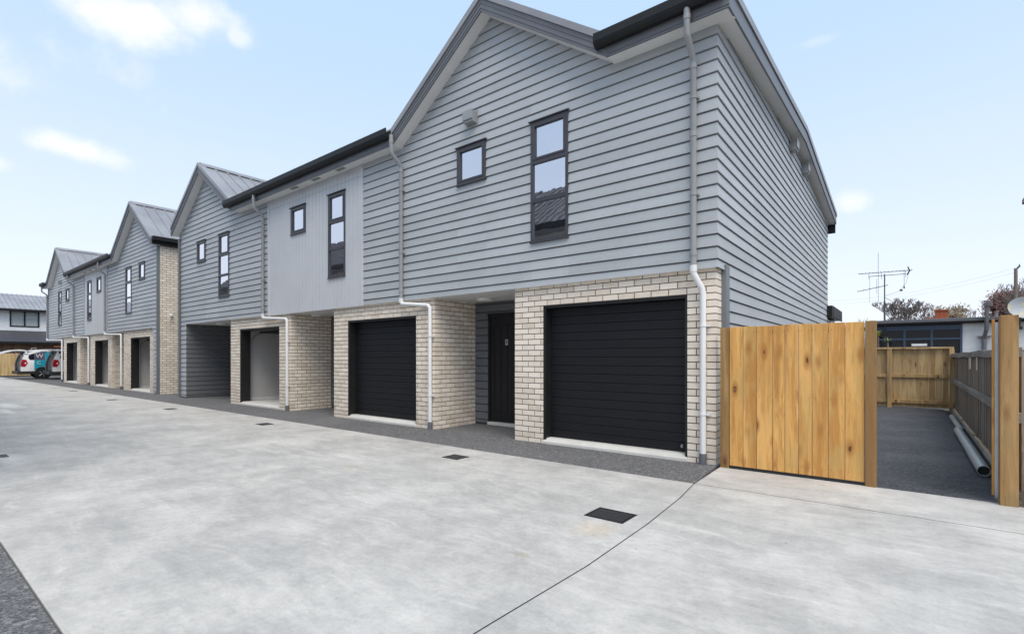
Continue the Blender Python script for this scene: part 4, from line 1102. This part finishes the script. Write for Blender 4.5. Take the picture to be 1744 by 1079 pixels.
x, y = atpx(1655, 70); bare_tree(x, y, H_(524, 70), .5, 'slim bare tree just left of the flue pipe', bark, 6, 21, low=.25)
x, y = atpx(1680, 60); bare_tree(x, y, H_(520, 60), .9, 'reddish twiggy tree behind the flue pipe', bark2, 6, 31, low=.2)
x, y = atpx(1722, 48); bare_tree(x, y, H_(498, 48), 1.1, 'dense dark red tree behind the satellite dish', bark2, 6, 17, leaf=redl.m, nleaf=9000, lsize=.12, low=.14, wf=1.5)
x, y = atpx(1752, 42); bare_tree(x, y, H_(470, 42), 1.0, 'tall bare tree at the right edge of the picture', bark, 6, 41, low=.25)
# power pole
x, y = atpx(1730, 40); P_ = thing('power_pole', 'leaning topped wooden power pole at right above the dish', 'pole', (x, y, 0))
b = MB(); b.tube([(x, y, 0), (x, y, H_(457, 40))], [.15, .11], 10); b.build('pole', simple('pole_timber', (.20,.16,.13), .9), P_)
b = MB(); zt = H_(458, 40); b.tube([(x, y, zt-.05), (x+.25, y+.2, zt+.25)], .07, 8); b.tube([(x+.22, y+.15, zt+.25), (x+.22, y+.15, zt+.4)], .03, 8); b.build('crossarm', M['iron'], P_)
for i, (dz, lb) in enumerate(((0, 'upper thin power line sagging left from the pole'), (-.35, 'lower thin power line sagging left from the pole'))):
    x2, y2 = atpx(1380, 62); pts = []
    for k in range(25):
        t = k/24; pts.append((x+(x2-x)*t, y+(y2-y)*t, (zt+.1+dz)+(H_(512, 62)-zt-.1)*t-2.2*4*t*(1-t)*.35))
    b = MB(); b.tube(pts, .005, 5); tag(b.build('power_line', M['vent']), lb, 'cable')
x, y = atpx(1697, 34); b = MB(); b.tube([(x, y, 0), (x, y, H_(531, 34))], .09, 10); b.tube([(x, y, H_(531, 34)), (x, y, H_(530, 34)+.02)], .11, 10)
tag(b.build('vent_stack', simple('grey_stack', (.25,.2,.2), .8)), 'short grey pipe stack standing between flue and dish', 'pipe')

# neighbour whose eave corner pokes into the right edge
Nn = thing('neighbour_house', 'house corner whose dark eave tip shows at right edge high up', 'house', (8, 14, 0))
xe, ye = atpx(1740.5, 24.5); ze = H_(345, 24.5); ye -= 5
b = MB(); b.box(xe, xe+6, ye, ye+5, ze-.10, ze+.12); b.build('eave', simple('maroon_fascia', (.10,.03,.06), .5), Nn)
b = MB(); b.prism([(xe, ze+.12), (xe+6, ze+.12), (xe+3, ze+1.7)], 'y', ye, ye+5); b.build('roof', M['roof'], Nn)
b = MB(); b.box(xe+.6, xe+5.5, ye+.4, ye+4.6, 0, ze-.10); b.build('wall', mw, Nn)

# ================================================================== far left: fence, white house, vans
F = thing('timber_fence', 'pale new timber fence at the far left end of lane', 'fence', (-47.8, 4, 0))
b = MB(); y = -3
while y < 13: b.box(-47.8, -47.77, y, y+.146, .12, 1.62, tone=random.random()); y += .15
b.build('palings', M['pinefar'], F)
b = MB(); b.box(-47.9, -47.81, -3, 13, -.03, .12); b.build('plinth', M['trim'], F)
Hh = thing('white_house', 'white two storey house with dark window and grey roof at far left', 'house', (-60, 6, 0))
mwb = simple('white_weatherboard', (.82,.83,.84), .6)
XH = -56.0
b = MB(); siding(b, right(XH), -6, 14.5, 3.9, 5.25, [(6.62, 8.36, 3.80, 5.10)]); b.box(XH-.06, XH-.03, -6, 14.5, 0, 5.3)
b.box(XH-8, XH-.07, 14.4, 14.5, 0, 5.3); b.box(XH-8, XH-.07, -6, -5.9, 0, 5.3)
b2 = MB(); siding(b2, right(XH), -6, 14.5, 3.35, 3.9, [(6.62, 8.36, 3.80, 5.10)]); b.v_off = 0
b.build('wall', mwb, Hh); b2.build('wall', mwb, Hh)
r = MB(); r.prism([(XH+.5, 5.18), (XH-4, 6.75), (XH-8.5, 5.18), (XH-8.5, 5.05), (XH+.5, 5.05)], 'y', -6.5, 15)
y = -6.3
while y < 14.8:
    r.prism([(XH+.5, 5.185), (XH-4, 6.755), (XH-4, 6.80), (XH+.5, 5.23)], 'y', y, y+.04); y += .3
r.build('roof', M['roof'], Hh)
g = MB(); g.box(XH+.5, XH+.62, -6.5, 15, 5.02, 5.20); g.build('gutter', M['dark'], Hh)
f = MB(); ya, yb, za, zb = 6.62, 8.36, 3.80, 5.10
f.box(XH-.04, XH+.05, ya, yb, za, za+.09); f.box(XH-.04, XH+.05, ya, yb, zb-.09, zb)
for q in (ya, (ya+yb)/2-.05, yb-.09): f.box(XH-.04, XH+.052, q, q+.09, za+.09, zb-.09)
fo = f.build('window', M['dark'], Hh)
bl = simple('pale_blind_glass', (.42,.47,.47), .12)
for (a, c) in ((ya+.09, (ya+yb)/2-.05), ((ya+yb)/2+.04, yb-.09)):
    g = MB(); g.box(XH-.02, XH+.0, a, c, za+.09, zb-.09); g.build('pane', bl, fo)
r = MB(); r.prism([(XH+.05, 3.50), (XH+2.6, 2.55), (XH+2.6, 2.42), (XH+.05, 2.42)], 'y', -6.5, 15); r.build('lower_roof', simple('charcoal_roof', (.045,.045,.055), .5), Hh)
g = MB(); g.box(XH+2.6, XH+2.72, -6.5, 15, 2.40, 2.56); g.build('gutter', M['dark'], Hh)
brn = m_wood('brown_cladding', (.15,.09,.06), (.20,.125,.085), (.26,.17,.12), knots=False)
r = MB(); y = -6
while y < 14.4: r.box(XH+1.9, XH+2.0, y, y+.19, 0, 2.41, tone=random.random()); y += .2
r.build('lower_wall', brn, Hh)
g = MB(); g.box(XH+2.0, XH+2.06, 8.6, 9.9, 1.1, 2.0); g.box(XH+2.061, XH+2.08, 8.7, 9.8, 1.2, 1.9); g.build('lower_window', M['dark'], Hh)

def van(x_side, y_rear, label, ladder=False):
    """side facing +X at x_side, rear at y_rear, nose towards +Y"""
    V = thing('van', label, 'van', (x_side-.95, y_rear+2.4, 0), 'signwritten vans parked with tailgates up')
    white = M.setdefault('vanwhite', simple('white_car_paint', (.82,.82,.83), .2)); W2 = .95; xc = x_side-W2
    prof = [(.02, .40), (.0, .62), (.03, 1.0), (.10, 1.30), (.26, 1.72), (.42, 1.80), (1.2, 1.86), (2.6, 1.86), (3.3, 1.76), (4.05, 1.22), (4.80, 1.0), (4.95, .80), (4.98, .42), (4.4, .34), (.9, .34)]
    def inset(z): return 0 if z < 1.0 else (z-1.0)*.16
    b = MB(); n = len(prof); fr_ = []
    for sg in (1, -1):
        ring = []; 
        for (yy, z) in prof: ring.append((xc+sg*(W2-inset(z)-(.04 if yy > 4.6 else 0)), y_rear+yy, z))
        fr_.append(ring)
    ib = len(b.v); b.v += fr_[0]+fr_[1]
    # side skins pieced from quads, shell over roof, nose and floor; the tail stays open
    cyy = 2.4
    for o_ in (0, n):
        b.face([ib+o_+i for i in range(2, 11)]); b.face([ib+o_+i for i in (10, 11, 12, 13, 14, 0, 1, 2)])
    for i in range(5, n): b.face((ib+i, ib+(i+1) % n, ib+n+(i+1) % n, ib+n+i))
    o = b.build('body', white, V)
    dk = M['dark']
    # load bay behind the lifted gate
    q = MB(); q.box(xc-W2+.09, xc+W2-.09, y_rear+.30, y_rear+1.9, .42, 1.72); q.build('load_bay', simple('bay_grey', (.06,.06,.065), .7), V)
    for sg in (1, -1):
        q = MB(); pts = [(.03, .44), (.02, .95), (.11, 1.30), (.27, 1.70)]
        for (a, c_) in zip(pts[:-1], pts[1:]):
            q.tube([(xc+sg*(W2-.05-inset(a[1])), y_rear+a[0]-.01, a[1]), (xc+sg*(W2-.05-inset(c_[1])), y_rear+c_[0]-.01, c_[1])], .05, 8)
        q.build('door_frame', M['trim'], V)
    q = MB(); q.box(xc-W2-.02, xc+W2+.012, y_rear-.16, y_rear+.72, .30, .50); q.box(xc-W2-.02, xc+W2+.012, y_rear+1.42, y_rear+3.6, .26, .40); q.build('bumper', simple('bumper_plastic', (.025,.025,.028), .5), V, bevel=.03)
    # tailgate lifted, slightly bowed
    q = MB(); pts = [(.30, 1.78, .0), (.0, 1.84, 0), (-.35, 1.80, 0), (-.75, 1.66, 0), (-1.02, 1.56, 0)]
    for (a, c_) in zip(pts[:-1], pts[1:]):
        wv = W2-.12
        q.quad((xc-wv, y_rear+a[0], a[1]), (xc-wv, y_rear+c_[0], c_[1]), (xc+wv, y_rear+c_[0], c_[1]), (xc+wv, y_rear+a[0], a[1]))
        q.quad((xc-wv, y_rear+a[0], a[1]-.07), (xc+wv, y_rear+a[0], a[1]-.07), (xc+wv, y_rear+c_[0], c_[1]-.07), (xc-wv, y_rear+c_[0], c_[1]-.07))
        for w_ in (-wv, wv): q.quad((xc+w_, y_rear+a[0], a[1]), (xc+w_, y_rear+c_[0], c_[1]), (xc+w_, y_rear+c_[0], c_[1]-.07), (xc+w_, y_rear+a[0], a[1]-.07))
    q.build('tailgate', white, V)
    for sg in (1, -1): q = MB(); q.tube([(xc+sg*(W2-.16), y_rear+.16, 1.35), (xc+sg*(W2-.18), y_rear-.30, 1.76)], .012, 6); q.build('gas_strut', M['steel'], V)
    def side(pts, off, name, mat, parent=V):
        m_ = MB(); P = [(x_side+off-inset(z), y_rear+yy, z) for yy, z in pts]; m_.v = P; m_.face(range(len(P)))
        P2 = [(p[0]-.02, p[1], p[2]) for p in P]; k_ = len(P); m_.v += P2
        for i in range(k_): m_.face((i, (i+1) % k_, k_+(i+1) % k_, k_+i))
        return m_.build(name, mat, parent)
    red = M.setdefault('taillight', simple('red_lens', (.36,.008,.02), .25))
    side([(.02, .78), (.01, 1.0), (.08, 1.22), (.26, 1.20), (.33, 1.0), (.20, .76)], .012, 'tail_light', red)
    gl = M.setdefault('darkglass', simple('dark_window_glass', (.012,.014,.018), .06))
    side([(.36, 1.30), (.36, 1.42), (.46, 1.60), (.64, 1.66), (.64, 1.20), (.42, 1.20)], .012, 'side_window', gl)
    side([(1.7, 1.2), (1.7, 1.64), (3.0, 1.6), (3.7, 1.22)], .012, 'side_window', gl)
    dp = side([(.62, 1.19), (.62, 1.66), (1.12, 1.67), (1.12, 1.19)], .016, 'livery_panel', M.setdefault('livery_purple', simple('slate_purple_vinyl', (.085,.07,.12), .4)))
    tp = side([(.62, .56), (.62, 1.18), (1.6, 1.18), (1.6, .80), (1.3, .80), (.95, .78), (.75, .66)], .016, 'livery_panel', M.setdefault('livery_teal', simple('teal_vinyl', (.0,.30,.40), .4)))
    if True: side([(1.13, 1.19), (1.13, 1.67), (1.6, 1.66), (1.6, 1.19)], .014, 'livery_panel', M['livery_teal'])
    text_mesh('W', (x_side-.040, y_rear+.87, 1.43), .34, (R(90), 0, R(90)), M['white'], dp, 'lettering', .01)
    text_mesh('C', (x_side+.012, y_rear+.84, 1.0), .28, (R(90), 0, R(90)), M['white'], tp, 'lettering', .01)
    blk = M['black']
    for yy in (1.02, 4.05):
        for sg in (1, -1):
            w = MB(); xx = xc+sg*(W2-.10)
            w.tube([(xx-.10, y_rear+yy, .33), (xx+.11, y_rear+yy, .33)], .33, 24); wo_ = w.build('wheel', simple('tyre', (.02,.02,.02), .8) if 'tyre' not in M else M['tyre'], V, smooth=True)
            r_ = MB(); r_.tube([(xx+sg*.112, y_rear+yy, .33), (xx+sg*.118, y_rear+yy, .33)], .06, 12)
            for k in range(5):
                th = 2*math.pi*k/5; r_.tube([(xx+sg*.116, y_rear+yy+.05*math.cos(th), .33+.05*math.sin(th)), (xx+sg*.116, y_rear+yy+.20*math.cos(th), .33+.20*math.sin(th))], .022, 6)
            r_.build('rim', M['steel'], wo_)
        w = MB(); w.tube([(x_side-.12, y_rear+yy, .36), (x_side+.006, y_rear+yy, .36)], .40, 28); w.build('wheel_arch', blk, V)
    if ladder:
        l = MB()
        for xx in (xc-.5, xc+.3): l.tube([(xx, y_rear+.3, 2.02), (xx, y_rear+3.4, 2.02)], .022, 6)
        yy = y_rear+.4
        while yy < y_rear+3.3: l.tube([(xc-.5, yy, 2.02), (xc+.3, yy, 2.02)], .016, 6); yy += .28
        Ld = l.build('ladder', simple('orange_red_ladder', (.55,.16,.10), .5), None)
        tag(Ld, 'orange ladder lying on the roof bars of the van nearest the brick pier', 'ladder')
    l = MB()
    for yy in (.7, 2.3): l.box(xc-W2+.18, xc+W2-.18, y_rear+yy, y_rear+yy+.06, 1.93, 1.97); l.box(xc-W2+.2, xc-W2+.24, y_rear+yy, y_rear+yy+.05, 1.84, 1.93); l.box(xc+W2-.24, xc+W2-.2, y_rear+yy, y_rear+yy+.05, 1.84, 1.93)
    l.build('roof_bar', M['steel'], V)
    return V
M['tyre'] = simple('tyre', (.02,.02,.02), .8)
van(-42.9, 5.55, 'white van with teal panel and tailgate up, left and farther of the two')
van(-40.35, 6.6, 'white van with teal panel and tailgate up, partly hidden by the brick pier', ladder=True)

# ================================================================== row opposite (seen mirrored in the panes)
O = thing('townhouse_block', 'dark gabled row across the lane seen mirrored in window panes', 'house', (-25, -4, 0))
xa, xb = -34, -6.6
b = MB(); mpo = lambda s, o, z: (s, -.62+o, z)
b.box(xa, xb, -10, -.64, 0, 5.3); b.build('wall', simple('opposite_wall', (.44,.455,.47), .6), O)
r = MB(); r.prism([(-.05, 5.42), (-3.5, 5.42+3.45*.70), (-10.5, 5.42), (-10.5, 5.32), (-.05, 5.32)], 'x', xa-.3, xb+.3)
x = xa
while x < xb:
    r.prism([(-.05, 5.425), (-3.5, 5.425+3.45*.70), (-3.5, 5.475+3.45*.70), (-.05, 5.475)], 'x', x, x+.06); x += .28
r.build('roof', M['fascia'], O)
g = MB(); g.box(xa-.3, xb+.3, -.04, .08, 5.28, 5.46); g.build('gutter', M['dark'], O)
g = MB(); g.box(xa-.3, xb+.3, -.62, -.05, 5.29, 5.31); g.build('soffit', M['trim'], O)
